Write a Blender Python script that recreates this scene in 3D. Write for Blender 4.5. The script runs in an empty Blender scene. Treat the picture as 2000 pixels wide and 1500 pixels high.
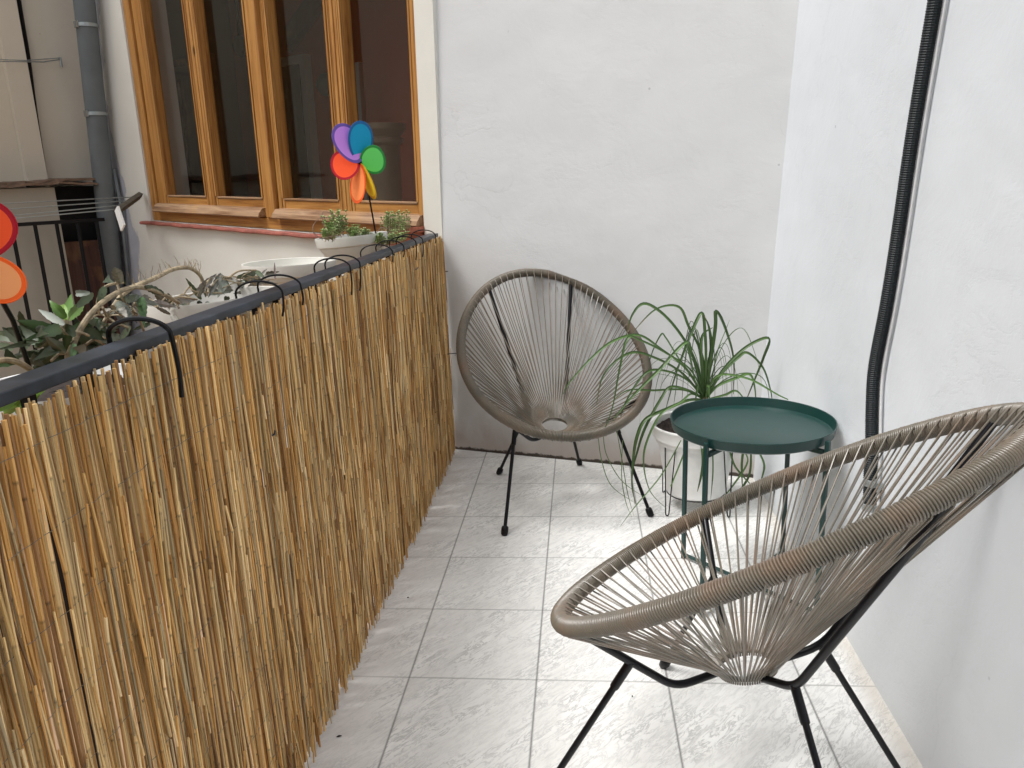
import bpy, math, random
from mathutils import Vector, Matrix
V = Vector
random.seed(7)
scene = bpy.context.scene

# ------------------------------------------------------------------ camera
CAM = V((0, 0, 1.225))
CR = V((0.9956817, 0.08446776, -0.0385117))
CU = V((0.01585752, 0.25399806, 0.96707473))
CF = V((-0.09146853, 0.96350931, -0.25156177))
cam_d = bpy.data.cameras.new('camera'); cam = bpy.data.objects.new('camera', cam_d)
scene.collection.objects.link(cam)
cam.matrix_world = Matrix(((CR.x, CU.x, -CF.x, CAM.x), (CR.y, CU.y, -CF.y, CAM.y), (CR.z, CU.z, -CF.z, CAM.z), (0, 0, 0, 1)))
cam_d.sensor_width = 36; cam_d.lens = 27; cam_d.clip_start = .02; cam_d.clip_end = 500
scene.camera = cam
# ------------------------------------------------------------------ world, sun, exposure
SUN_EL, SUN_AZ = math.radians(63), math.radians(246)     # azimuth of the sun, clockwise from +Y
w = bpy.data.worlds.new("World"); scene.world = w; w.use_nodes = True
nt = w.node_tree; nt.nodes.clear()
sky = nt.nodes.new('ShaderNodeTexSky'); sky.sky_type = 'NISHITA'; sky.sun_disc = False
sky.sun_elevation = SUN_EL; sky.sun_rotation = SUN_AZ; sky.air_density = 1.0; sky.dust_density = 3.0
hs = nt.nodes.new('ShaderNodeHueSaturation'); hs.inputs['Saturation'].default_value = .26
bg = nt.nodes.new('ShaderNodeBackground'); bg.inputs['Strength'].default_value = .135
wo = nt.nodes.new('ShaderNodeOutputWorld')
nt.links.new(sky.outputs[0], hs.inputs['Color']); nt.links.new(hs.outputs[0], bg.inputs['Color']); nt.links.new(bg.outputs[0], wo.inputs['Surface'])
sl = bpy.data.lights.new('sun', 'SUN'); sl.energy = 1.3; sl.angle = math.radians(20); sl.color = (1, .985, .96)
so = bpy.data.objects.new('sun', sl); scene.collection.objects.link(so)
sd = V((math.sin(SUN_AZ) * math.cos(SUN_EL), math.cos(SUN_AZ) * math.cos(SUN_EL), math.sin(SUN_EL)))
so.rotation_euler = sd.to_track_quat('Z', 'Y').to_euler(); so.location = (0, 0, 8)
vs = scene.view_settings; vs.view_transform = 'Standard'; vs.look = 'None'; vs.gamma = 1; vs.use_curve_mapping = False
vs.exposure = 0.74

# ------------------------------------------------------------------ helpers
def ray(u, v): return CF + CR * ((u - 1000) / 1500) - CU * ((v - 750) / 1500)
def onx(u, v, x):
    d = ray(u, v); return CAM + d * ((x - CAM.x) / d.x)
def onz(u, v, z=0):
    d = ray(u, v); return CAM + d * ((z - CAM.z) / d.z)
def ony(u, v, y):
    d = ray(u, v); return CAM + d * (y / d.y)
def onpl(u, v, P, n):
    d = ray(u, v); return CAM + d * (((P - CAM).dot(n)) / d.dot(n))

def empty(name, loc=(0, 0, 0), M=None):
    o = bpy.data.objects.new(name, None); scene.collection.objects.link(o); o.empty_display_size = .05
    if M is not None: o.matrix_world = M
    else: o.location = loc
    return o
def tag(o, label=None, cat=None, group=None, kind=None):
    if label: o['label'] = label
    if cat: o['category'] = cat
    if group: o['group'] = group
    if kind: o['kind'] = kind
    return o

class MB:
    def __init__(s): s.v = []; s.f = []; s.m = []; s.c = []; s.col = V((1, 1, 1)); s.mi = 0
    def vert(s, p, c=None):
        s.v.append(tuple(p)); s.c.append(tuple(c if c is not None else s.col)); return len(s.v) - 1
    def face(s, idx): s.f.append(tuple(idx)); s.m.append(s.mi)
    def quad(s, a, b, c, d): s.face([s.vert(p) for p in (a, b, c, d)])
    def box(s, lo, hi):
        x0, y0, z0 = lo; x1, y1, z1 = hi
        p = [s.vert(q) for q in ((x0, y0, z0), (x1, y0, z0), (x1, y1, z0), (x0, y1, z0), (x0, y0, z1), (x1, y0, z1), (x1, y1, z1), (x0, y1, z1))]
        for q in ((0, 3, 2, 1), (4, 5, 6, 7), (0, 1, 5, 4), (1, 2, 6, 5), (2, 3, 7, 6), (3, 0, 4, 7)): s.face([p[i] for i in q])
    def hexa(s, a, b):       # two quads of 4 points each, a bottom, b top
        p = [s.vert(q) for q in list(a) + list(b)]
        for q in ((0, 3, 2, 1), (4, 5, 6, 7), (0, 1, 5, 4), (1, 2, 6, 5), (2, 3, 7, 6), (3, 0, 4, 7)): s.face([p[i] for i in q])
    def rings(s, rs, closed=True, cap=True, loop=False):
        n = len(rs[0]); ids = [[s.vert(*(q if isinstance(q, tuple) and len(q) == 2 else (q,))) for q in r] for r in rs]
        m = len(ids)
        for i in range(m if loop else m - 1):
            a, b = ids[i], ids[(i + 1) % m]
            for j in range(n if closed else n - 1):
                k = (j + 1) % n; s.face((a[j], a[k], b[k], b[j]))
        if cap and closed and not loop:
            s.face(ids[0][::-1]); s.face(ids[-1])
    def tube(s, pts, r, n=8, cap=True, loop=False, cols=None, sq=1):
        pts = [V(p) for p in pts]; m = len(pts); rr = r if isinstance(r, (list, tuple)) else [r] * m
        if loop: tans = [(pts[(i + 1) % m] - pts[i - 1]).normalized() for i in range(m)]
        else: tans = [(pts[min(i + 1, m - 1)] - pts[max(i - 1, 0)]).normalized() for i in range(m)]
        ref = V((0, 0, 1)) if abs(tans[0].z) < .9 else V((1, 0, 0))
        nrm = (ref - tans[0] * ref.dot(tans[0])).normalized(); rs = []
        for i in range(m):
            nrm = (nrm - tans[i] * nrm.dot(tans[i])).normalized(); bi = tans[i].cross(nrm)
            rs.append([(pts[i] + (nrm * math.cos(2 * math.pi * k / n + .3) + bi * math.sin(2 * math.pi * k / n + .3) * sq) * rr[i],
                        cols[i] if cols else s.col) for k in range(n)])
        s.rings(rs, cap=cap, loop=loop)
    def lathe(s, prof, c=(0, 0, 0), n=48, sx=1, sy=1):
        rs = [[V((c[0] + r * sx * math.cos(2 * math.pi * k / n), c[1] + r * sy * math.sin(2 * math.pi * k / n), c[2] + z)) for k in range(n)] for r, z in prof]
        s.rings(rs, cap=False)
    def ball(s, c, r, n=10, sz=1):
        c = V(c); s.rings([[c + V((r * math.sin(a) * math.cos(2 * math.pi * k / n), r * math.sin(a) * math.sin(2 * math.pi * k / n), r * sz * math.cos(a))) for k in range(n)]
                           for a in [math.pi * (i + .02) / (6 + .04) for i in range(7)]])
    def build(s, name, mats, parent=None, smooth=False, bevel=0, label=None):
        me = bpy.data.meshes.new(name); me.from_pydata(s.v, [], s.f)
        if not isinstance(mats, (list, tuple)): mats = [mats]
        for m in mats: me.materials.append(m)
        me.polygons.foreach_set('material_index', s.m)
        if smooth: me.polygons.foreach_set('use_smooth', [True] * len(me.polygons))
        at = me.color_attributes.new('col', 'FLOAT_COLOR', 'POINT')
        at.data.foreach_set('color', [x for c in s.c for x in (c[0], c[1], c[2], 1)])
        me.update(); o = bpy.data.objects.new(name, me); scene.collection.objects.link(o)
        if parent is not None: o.parent = parent
        if bevel:
            b = o.modifiers.new('bevel', 'BEVEL'); b.width = bevel; b.segments = 2; b.limit_method = 'ANGLE'; b.angle_limit = math.radians(40)
        if smooth and not bevel:
            try:
                sh = me.set_sharp_from_angle(angle=math.radians(38))
            except Exception: pass
        if label: o['label'] = label
        return o

def smooth_path(pts, k=6):
    pts = [V(p) for p in pts]; out = []
    for i in range(len(pts) - 1):
        p0 = pts[max(i - 1, 0)]; p1 = pts[i]; p2 = pts[i + 1]; p3 = pts[min(i + 2, len(pts) - 1)]
        for j in range(k):
            t = j / k; out.append(.5 * ((2 * p1) + (p2 - p0) * t + (2 * p0 - 5 * p1 + 4 * p2 - p3) * t * t + (3 * p1 - p0 - 3 * p2 + p3) * t ** 3))
    out.append(pts[-1]); return out
def fillet(pts, r, k=5):        # round the corners of a polyline
    pts = [V(p) for p in pts]; out = [pts[0]]
    for i in range(1, len(pts) - 1):
        a = (pts[i - 1] - pts[i]); b = (pts[i + 1] - pts[i]); d = min(r, a.length * .45, b.length * .45)
        A = pts[i] + a.normalized() * d; B = pts[i] + b.normalized() * d
        for j in range(k + 1):
            t = j / k; out.append(A * (1 - t) ** 2 + pts[i] * 2 * t * (1 - t) + B * t * t)
    out.append(pts[-1]); return out

# ------------------------------------------------------------------ materials
class NT:
    def __init__(s, name, rough=.6, spec=.5):
        s.m = bpy.data.materials.new(name); s.m.use_nodes = True; s.t = s.m.node_tree; s.n = s.t.nodes
        s.b = s.n['Principled BSDF']; s.b.inputs['Roughness'].default_value = rough
        s.b.inputs['Specular IOR Level'].default_value = spec; s.h = None
    def lk(s, a, b): s.t.links.new(a, b)
    def coord(s, out='Object', scale=(1, 1, 1), rot=(0, 0, 0), loc=(0, 0, 0)):
        tc = s.n.new('ShaderNodeTexCoord'); mp = s.n.new('ShaderNodeMapping')
        mp.inputs['Scale'].default_value = scale; mp.inputs['Rotation'].default_value = rot; mp.inputs['Location'].default_value = loc
        s.lk(tc.outputs[out], mp.inputs['Vector']); return mp.outputs[0]
    def noise(s, vec, scale, detail=4, rough=.55, dist=0):
        t = s.n.new('ShaderNodeTexNoise'); t.inputs['Scale'].default_value = scale; t.inputs['Detail'].default_value = detail
        t.inputs['Roughness'].default_value = rough; t.inputs['Distortion'].default_value = dist
        s.lk(vec, t.inputs['Vector']); return t.outputs['Fac']
    def ramp(s, fac, stops, interp='LINEAR'):
        r = s.n.new('ShaderNodeValToRGB'); r.color_ramp.interpolation = interp; e = r.color_ramp.elements
        while len(e) > 1: e.remove(e[-1])
        for i, (p, c) in enumerate(stops):
            el = e[0] if i == 0 else e.new(p)
            el.position = p; c = (c, c, c) if isinstance(c, (int, float)) else c; el.color = (*c, 1)
        s.lk(fac, r.inputs['Fac']); return r.outputs['Color']
    def mix(s, fac, a, b, mode='MIX'):
        x = s.n.new('ShaderNodeMix'); x.data_type = 'RGBA'; x.blend_type = mode
        for k, val in ((0, fac), (6, a), (7, b)):
            if hasattr(val, 'is_output'): s.lk(val, x.inputs[k])
            elif k == 0: x.inputs[0].default_value = val
            else: x.inputs[k].default_value = (*((val,) * 3 if isinstance(val, (int, float)) else val), 1)
        return x.outputs[2]
    def math(s, op, a, b=0, c=0):
        x = s.n.new('ShaderNodeMath'); x.operation = op
        for k, val in enumerate((a, b, c)):
            if hasattr(val, 'is_output'): s.lk(val, x.inputs[k])
            else: x.inputs[k].default_value = val
        return x.outputs[0]
    def sep(s, vec):
        x = s.n.new('ShaderNodeSeparateXYZ'); s.lk(vec, x.inputs[0]); return x.outputs
    def comb(s, x, y, z):
        c = s.n.new('ShaderNodeCombineXYZ')
        for k, val in enumerate((x, y, z)):
            if hasattr(val, 'is_output'): s.lk(val, c.inputs[k])
            else: c.inputs[k].default_value = val
        return c.outputs[0]
    def attr(s, name='col'):
        a = s.n.new('ShaderNodeAttribute'); a.attribute_name = name; return a.outputs['Color']
    def bump(s, h, strength=.3, dist=.01):
        b = s.n.new('ShaderNodeBump'); b.inputs['Strength'].default_value = strength; b.inputs['Distance'].default_value = dist
        s.lk(h, b.inputs['Height'])
        if s.h is not None: s.lk(s.h, b.inputs['Normal'])
        s.h = b.outputs[0]; s.lk(s.h, s.b.inputs['Normal'])
    def color(s, c):
        if hasattr(c, 'is_output'): s.lk(c, s.b.inputs['Base Color'])
        else: s.b.inputs['Base Color'].default_value = (*c, 1)
        return s

def plain(name, c, rough=.5, metal=0, var=.12, sc=30, bump=0, spec=.5):
    N = NT(name, rough, spec); v = N.coord(); n = N.noise(v, sc, 5)
    N.color(N.mix(N.ramp(n, [(.3, 0), (.7, 1)]), tuple(x * (1 - var) for x in c), tuple(min(1, x * (1 + var)) for x in c)))
    N.b.inputs['Metallic'].default_value = metal
    if bump: N.bump(n, bump, .003)
    return N.m

def wall_mat(name, base, dark, stain=None, warm=0, bumpy=1.0, lowz=None, peel=False, crack=.05):
    N = NT(name, .75, .25); v = N.coord()
    big = N.noise(v, 1.3, 3, .5); mid = N.noise(v, 6, 6, .6, .4); fine = N.noise(v, 90, 4, .6)
    c = N.mix(N.ramp(big, [(.3, 0), (.7, 1)]), dark, base)
    c = N.mix(N.ramp(mid, [(.44, .0), (.72, .5)]), c, tuple(x * .93 for x in base))
    # trowel ridges: stretched, warped noise thresholded to thin lines
    r = N.noise(N.coord(scale=(1.2, 1.2, 3.0), rot=(0, .5, .2)), 3.6, 8, .7, .25)
    ridge = N.ramp(N.math('ABSOLUTE', N.math('SUBTRACT', r, .5)), [(0, 1), (.012, .25), (.04, 0)])
    patch = N.ramp(N.noise(v, 2.1, 2), [(.48, 0), (.6, 1)])
    rp = N.math('MULTIPLY', ridge, N.math('MULTIPLY', patch, .55))
    # specks
    sp = N.n.new('ShaderNodeTexVoronoi'); sp.inputs['Scale'].default_value = 9; N.lk(v, sp.inputs['Vector'])
    spk = N.ramp(sp.outputs['Distance'], [(0, 1), (.035, 1), (.05, 0)])
    spk = N.math('MULTIPLY', spk, N.ramp(N.noise(v, 4.7, 2), [(.57, 0), (.6, 1)]))
    c = N.mix(N.math('MULTIPLY', spk, .5), c, tuple(x * .45 for x in base))
    c = N.mix(N.math('MULTIPLY', rp, .14), c, tuple(x * .7 for x in base))
    ck = N.n.new('ShaderNodeTexVoronoi'); ck.feature = 'DISTANCE_TO_EDGE'; ck.inputs['Scale'].default_value = 1.7
    wv = N.n.new('ShaderNodeVectorMath'); wv.operation = 'ADD'; N.lk(v, wv.inputs[0])
    nz3 = N.n.new('ShaderNodeTexNoise'); nz3.inputs['Scale'].default_value = 4; nz3.inputs['Detail'].default_value = 8; N.lk(v, nz3.inputs['Vector'])
    sc3 = N.n.new('ShaderNodeVectorMath'); sc3.operation = 'SCALE'; sc3.inputs['Scale'].default_value = .35; N.lk(nz3.outputs['Color'], sc3.inputs[0]); N.lk(sc3.outputs[0], wv.inputs[1]); N.lk(wv.outputs[0], ck.inputs['Vector'])
    crk = N.math('MULTIPLY', N.ramp(ck.outputs['Distance'], [(0, 1), (.0025, .6), (.006, 0)]), N.ramp(N.noise(v, 1.6, 2), [(.52, 0), (.60, 1)]))
    c = N.mix(N.math('MULTIPLY', crk, crack * 1.6), c, tuple(x * .5 for x in base))
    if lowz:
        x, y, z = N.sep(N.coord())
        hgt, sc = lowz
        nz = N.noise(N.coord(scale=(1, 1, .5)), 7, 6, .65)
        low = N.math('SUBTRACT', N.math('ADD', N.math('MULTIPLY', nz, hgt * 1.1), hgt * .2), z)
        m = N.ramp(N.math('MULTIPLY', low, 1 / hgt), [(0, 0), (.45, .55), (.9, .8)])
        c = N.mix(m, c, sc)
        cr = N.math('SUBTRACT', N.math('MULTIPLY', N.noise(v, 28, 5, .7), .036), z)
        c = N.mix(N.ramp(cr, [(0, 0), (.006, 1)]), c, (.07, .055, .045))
    if peel:
        x, y, z = N.sep(N.coord())
        edge = N.math('ADD', x, N.math('MULTIPLY', N.noise(N.coord(scale=(1, 1, .6)), 2.3, 6, .62), .75))
        pm = N.ramp(edge, [(.5, 0), (.5, 0)])
        m = N.n.new('ShaderNodeMapRange'); m.inputs[1].default_value = 3.58; m.inputs[2].default_value = 3.60; N.lk(edge, m.inputs[0])
        up = N.n.new('ShaderNodeMapRange'); up.inputs[1].default_value = .25; up.inputs[2].default_value = .1; N.lk(z, up.inputs[0])
        mm = m.outputs[0]
        c = N.mix(mm, c, N.mix(N.noise(v, 9, 6), (.34, .35, .40), (.52, .53, .57)))
        N.bump(mm, .5, -.006)
    N.color(c)
    N.bump(big, .35 * bumpy, .05); N.bump(mid, .24 * bumpy, .012); N.bump(N.math('SUBTRACT', 1, rp), .18 * bumpy, .004); N.bump(fine, .12, .002); N.bump(N.math('SUBTRACT', 1, crk), crack, .004)
    return N.m

M = {}
M['wall_right'] = wall_mat('plaster_cool_white', (.70, .73, .755), (.65, .675, .70), bumpy=1.1)
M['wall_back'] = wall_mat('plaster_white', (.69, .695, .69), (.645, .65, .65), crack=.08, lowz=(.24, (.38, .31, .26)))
M['wall_window'] = wall_mat('plaster_cream', (.71, .70, .64), (.64, .625, .57), peel=True)
M['wall_left'] = wall_mat('plaster_beige', (.66, .60, .49), (.60, .54, .44))

def floor_mat():
    N = NT('marbled_tile', .38, .45)
    x, y, z = N.sep(N.coord())
    A, X0, Y0 = .3301, -.4588, 1.7013
    tx = N.math('DIVIDE', N.math('SUBTRACT', x, X0), A); ty = N.math('DIVIDE', N.math('SUBTRACT', y, Y0), A)
    ix = N.math('FLOOR', tx); iy = N.math('FLOOR', ty); fx = N.math('FRACT', tx); fy = N.math('FRACT', ty)
    dx = N.math('MULTIPLY', N.math('MINIMUM', fx, N.math('SUBTRACT', 1, fx)), A)
    dy = N.math('MULTIPLY', N.math('MINIMUM', fy, N.math('SUBTRACT', 1, fy)), A)
    wn = N.n.new('ShaderNodeTexWhiteNoise'); N.lk(N.comb(ix, iy, 3), wn.inputs['Vector'])
    r = wn.outputs['Value']
    # veins run diagonally; every tile starts its own stretch of the pattern
    px = N.math('ADD', x, N.math('MULTIPLY', r, 7.3)); py = N.math('ADD', y, N.math('MULTIPLY', r, 3.1))
    ca, sa = math.cos(math.radians(49)), math.sin(math.radians(49))
    al = N.math('ADD', N.math('MULTIPLY', px, ca), N.math('MULTIPLY', py, sa))
    ac = N.math('SUBTRACT', N.math('MULTIPLY', py, ca), N.math('MULTIPLY', px, sa))
    v1 = N.comb(N.math('MULTIPLY', al, 13), N.math('MULTIPLY', ac, 48), r)
    n1 = N.noise(v1, 1.0, 8, .70, .7); v2 = N.comb(N.math('MULTIPLY', al, 22), N.math('MULTIPLY', ac, 105), r)
    n2 = N.noise(v2, 1.0, 4, .65, .6); n3 = N.noise(N.comb(N.math('MULTIPLY', al, 5), N.math('MULTIPLY', ac, 13), r), 1, 4, .6)
    c = N.mix(N.ramp(n3, [(.35, 0), (.7, 1)]), (.83, .825, .80), (.92, .92, .90))
    vein = N.ramp(N.math('ABSOLUTE', N.math('SUBTRACT', n1, .5)), [(0, 1), (.016, .7), (.04, 0)])
    c = N.mix(N.math('MULTIPLY', N.math('MULTIPLY', vein, N.ramp(n3, [(.4, .25), (.6, 1)])), .8), c, (.40, .40, .39))
    c = N.mix(N.ramp(n2, [(.50, 0), (.70, .40)]), c, (.50, .50, .485))
    c = N.mix(N.math('MULTIPLY', N.ramp(n2, [(.25, 1), (.42, 0)]), .3), c, (.86, .86, .84))
    # joints: long ones a little wider and darker, and grey dirt gathered in them
    dirt = N.noise(N.coord(), 5, 3)
    jx = N.ramp(N.math('SUBTRACT', dx, N.math('MULTIPLY', dirt, .0004)), [(0, .9), (.0002, .7), (.0005, 0)])
    jy = N.ramp(N.math('SUBTRACT', dy, N.math('MULTIPLY', dirt, .0003)), [(0, .75), (.0001, .65), (.0004, 0)])
    c = N.mix(N.math('MULTIPLY', r, .16), c, (.62, .62, .60)); c = N.mix(jy, c, (.30, .30, .29)); c = N.mix(N.math('MULTIPLY', jx, .9), c, (.12, .12, .118))
    # dust near the walls
    ed = N.ramp(N.math('SUBTRACT', x, N.math('MULTIPLY', N.noise(N.coord(), 14, 5), .06)), [(.0, 0)])
    dl = N.n.new('ShaderNodeMapRange'); dl.inputs[1].default_value = .12; dl.inputs[2].default_value = 0
    N.lk(N.math('SUBTRACT', N.math('ADD', x, .62), N.math('MULTIPLY', N.noise(N.coord(), 11, 5, .7), .09)), dl.inputs[0])
    c = N.mix(N.math('MULTIPLY', dl.outputs[0], .45), c, (.60, .56, .55))
    dr = N.n.new('ShaderNodeMapRange'); dr.inputs[1].default_value = -.038; dr.inputs[2].default_value = 0.0
    N.lk(N.math('ADD', N.math('SUBTRACT', x, .70), N.math('MULTIPLY', N.noise(N.coord(), 9, 5, .7), .03)), dr.inputs[0])
    c = N.mix(N.math('MULTIPLY', dr.outputs[0], .45), c, (.50, .44, .36))
    sp = N.n.new('ShaderNodeTexVoronoi'); sp.inputs['Scale'].default_value = 26; N.lk(N.coord(), sp.inputs['Vector'])
    c = N.mix(N.math('MULTIPLY', N.ramp(sp.outputs['Distance'], [(0, 1), (.03, 1), (.05, 0)]), N.ramp(N.noise(N.coord(), 17, 2), [(.63, 0), (.65, .8)])), c, (.15, .14, .12))
    N.color(c); N.bump(n2, .05, .001)
    rg = N.n.new('ShaderNodeMapRange'); rg.inputs[3].default_value = .3; rg.inputs[4].default_value = .5; N.lk(n1, rg.inputs[0]); N.lk(rg.outputs[0], N.b.inputs['Roughness'])
    return N.m
M['floor'] = floor_mat()

def wood_mat(name, axis, base=(.36, .155, .035), dk=(.12, .042, .012), lt=(.50, .25, .07)):
    N = NT(name, .42, .4); sc = [34, 34, 34]; sc[axis] = 1.6
    v = N.coord(scale=tuple(sc)); n = N.noise(v, 1, 6, .65, .6); sc2 = [150, 150, 150]; sc2[axis] = 5; n2 = N.noise(N.coord(scale=tuple(sc2)), 1, 3)
    c = N.ramp(n, [(.25, dk), (.42, base), (.58, lt), (.75, base)])
    c = N.mix(N.ramp(n2, [(.45, 0), (.75, .5)]), c, dk)
    k = N.n.new('ShaderNodeTexVoronoi'); k.inputs['Scale'].default_value = 3.1; N.lk(N.coord(scale=tuple(.5 if i == axis else 1 for i in range(3))), k.inputs['Vector'])
    c = N.mix(N.ramp(k.outputs['Distance'], [(0, 1), (.03, .9), (.06, 0)]), c, (.05, .02, .01))
    blot = N.noise(N.coord(), 2.6, 5); c = N.mix(N.ramp(blot, [(.52, 0), (.75, .55)]), c, (.48, .25, .07))
    N.color(c); N.bump(n, .25, .002); return N.m
M['wood_v'] = wood_mat('varnished_pine_upright', 2); M['wood_h'] = wood_mat('varnished_pine_rail', 0)
M['wood_worn'] = wood_mat('weathered_pine', 0, (.27, .15, .08), (.07, .035, .02), (.42, .27, .16))
M['dark_line'] = plain('dark_brown_strip', (.05, .02, .01), .8)
M['black'] = plain('black_powder_coat', (.004, .004, .006), .3, var=.2, spec=.28)
M['rail'] = plain('worn_black_paint', (.022, .028, .038), .42, var=.7, sc=14, bump=.15, spec=.35)
M['blackwire'] = plain('black_wire', (.004, .004, .005), .35, spec=.25)
M['green'] = plain('dark_green_enamel', (.006, .038, .033), .33, var=.08)
M['pot'] = plain('white_plastic', (.80, .80, .78), .4, var=.04)
M['potcream'] = plain('cream_plastic', (.68, .665, .61), .5, var=.06, sc=8)
M['potgrey'] = plain('grey_white_plastic', (.62, .62, .57), .5, var=.10, sc=8)
M['terracotta'] = plain('terracotta', (.40, .13, .08), .8, var=.25)
M['sillpaint'] = plain('red_painted_sill', (.30, .095, .07), .6, var=.3, sc=18, bump=.2)
M['soil'] = plain('dark_soil', (.025, .016, .012), .95, var=.5, sc=120, bump=1)
M['pipe'] = plain('grey_pvc', (.135, .155, .165), .5, var=.15, sc=5)
M['clamp'] = plain('galvanised_steel', (.35, .38, .38), .35, metal=.7)
M['conduit'] = plain('black_corrugated_plastic', (.012, .016, .018), .5, var=.2, spec=.3)
M['whitecable'] = plain('white_cable', (.6, .6, .6), .4)
M['cardboard'] = plain('weathered_board', (.16, .10, .065), .9, var=.4, sc=20, bump=.6)
M['cabinet'] = plain('off_white_metal', (.42, .39, .33), .5, var=.05, sc=4)
M['brown'] = wood_mat('dark_red_wood', 2, (.055, .018, .012), (.02, .008, .006), (.085, .03, .02))
M['tan'] = plain('tan_tile', (.34, .22, .13), .8, var=.2, sc=6)
M['stalk'] = plain('dry_stalk', (.34, .27, .17), .7, var=.5, sc=60, bump=.3)
M['dark'] = plain('shade_and_lamp_black', (.006, .006, .006), .9)  # near black for the painted shade sheet and the hanging lamp
M['tie'] = M['black']

def attr_mat(name, rough, noise_sc=(20, 20, 20), amt=.3, bump=.1, spec=.4, trans=0):
    N = NT(name, rough, spec); n = N.noise(N.coord(scale=noise_sc), 1, 5, .6)
    c = N.mix(1, N.attr(), N.ramp(n, [(.25, 1 - amt), (.5, 1), (.75, 1 + 0)]), 'MULTIPLY')
    N.color(c)
    if bump: N.bump(n, bump, .002)
    if trans:
        N.b.inputs['Transmission Weight'].default_value = 0
        N.b.inputs['Subsurface Weight'].default_value = trans; N.b.inputs['Subsurface Radius'].default_value = (.01, .01, .003); N.b.inputs['Subsurface Scale'].default_value = .3
    return N.m
M['reed'] = attr_mat('dry_reed', .55, (160, 160, 5), .45, .2)
M['leaf'] = attr_mat('leaf', .45, (40, 40, 40), .25, .08)
M['petal'] = attr_mat('nylon_fabric', .7, (3, 3, 3), .03, 0)
M['specleaf'] = attr_mat('mottled_leaf', .6, (110, 110, 110), .75, .2)

def cord_mat():
    N = NT('wicker_cord', .30, .65); v = N.coord(); a = N.noise(v, 9, 3); b = N.noise(v, 160, 3)
    c = N.ramp(a, [(.36, (.140, .127, .100)), (.5, (.185, .158, .120)), (.64, (.225, .160, .112))])
    c = N.mix(N.math('MULTIPLY', b, .5), c, (.10, .086, .07)); N.color(c); return N.m
M['cord'] = cord_mat()

# glass: a real sheet with thin reflection
def glass_mat():
    m = bpy.data.materials.new('window_glass'); m.use_nodes = True; t = m.node_tree; t.nodes.clear()
    o = t.nodes.new('ShaderNodeOutputMaterial'); tr = t.nodes.new('ShaderNodeBsdfTransparent'); gl = t.nodes.new('ShaderNodeBsdfGlossy')
    tr.inputs[0].default_value = (.93, .95, .94, 1); gl.inputs['Roughness'].default_value = .01; fr = t.nodes.new('ShaderNodeFresnel'); fr.inputs[0].default_value = 1.5
    mx = t.nodes.new('ShaderNodeMixShader'); mm = t.nodes.new('ShaderNodeMath'); mm.operation = 'MULTIPLY'; mm.inputs[1].default_value = .16; t.links.new(fr.outputs[0], mm.inputs[0]); t.links.new(mm.outputs[0], mx.inputs[0]); t.links.new(tr.outputs[0], mx.inputs[1]); t.links.new(gl.outputs[0], mx.inputs[2]); t.links.new(mx.outputs[0], o.inputs['Surface'])
    return m
M['glass'] = glass_mat()

# ------------------------------------------------------------------ setting
WL = V((-.61944, 3.46748, 0)); WR = V((.6954, 3.0785, 0)); VR = V((.0454, 0, 1))
K = V((-.65549, 3.49238, 1.05931))
UU = V((-.80230, .59601, .03292)); VV = V((.02352, -.02354, .99945)); NN = -(UU.cross(VV)).normalized()    # NN points out of the window wall
MW = Matrix(((UU.x, NN.x, VV.x, K.x), (UU.y, NN.y, VV.y, K.y), (UU.z, NN.z, VV.z, K.z), (0, 0, 0, 1)))
MWI = MW.inverted()
def inwin(u, v, y=0.0):      # pixel -> local point on the window-wall frame at local depth y
    return MWI @ onpl(u, v, K + NN * y, NN)
def inleft(u, v, x):         # pixel -> local point on the plane local x = x
    return MWI @ onpl(u, v, K + UU * x, UU)

b = MB(); b.box((-.66, -1.6, -.12), (.72, 3.62, 0)); fl = b.build('floor', M['floor']); tag(fl, kind='structure')
b = MB(); b.box((-9, -4, -.9), (-.665, 9, -.8)); o = b.build('lower_ground', M['tan']); tag(o, kind='structure')

def wall_slab(name, A, B, up, h, thick, n, mat, label, sub=24):
    b = MB(); n = n.normalized()
    A = V(A); B = V(B); t = n * thick
    b.hexa([A, B, B + t, A + t], [A + up * h, B + up * h, B + up * h + t, A + up * h + t])
    o = b.build(name, mat); tag(o, label, 'wall'); return o
wall_slab('right_wall', (.699, -1.6, -.1), (.699, 3.20, -.1), VR, 4.4, .2, V((1, 0, 0)), M['wall_right'], 'cool white plastered wall on the right carrying the corrugated conduit')
bn = (WR - WL).normalized()
crease0 = V((K.x, K.y, 0)) - VV * 0; crease0 = K - VV * 1.16
wall_slab('back_wall', WL + V((0, 0, -.1)) - bn * .035, WR + V((0, 0, -.1)) + bn * .25, V((.03, -.008, 1)), 4.4, .25, V((bn.y * -1, bn.x, 0)), M['wall_back'], 'white plastered end wall behind the far rattan chair, stained brown along its foot')

XL = 3.56
b = MB(); b.box((-2.6, -1.85, -.9), (.95, -1.62, 4.2)); hw = b.build('light_blocking_wall', M['wall_back']); tag(hw, 'unseen white wall behind the camera, added to block low light', 'wall')  # out of view, added to block low light from behind the camera
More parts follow.
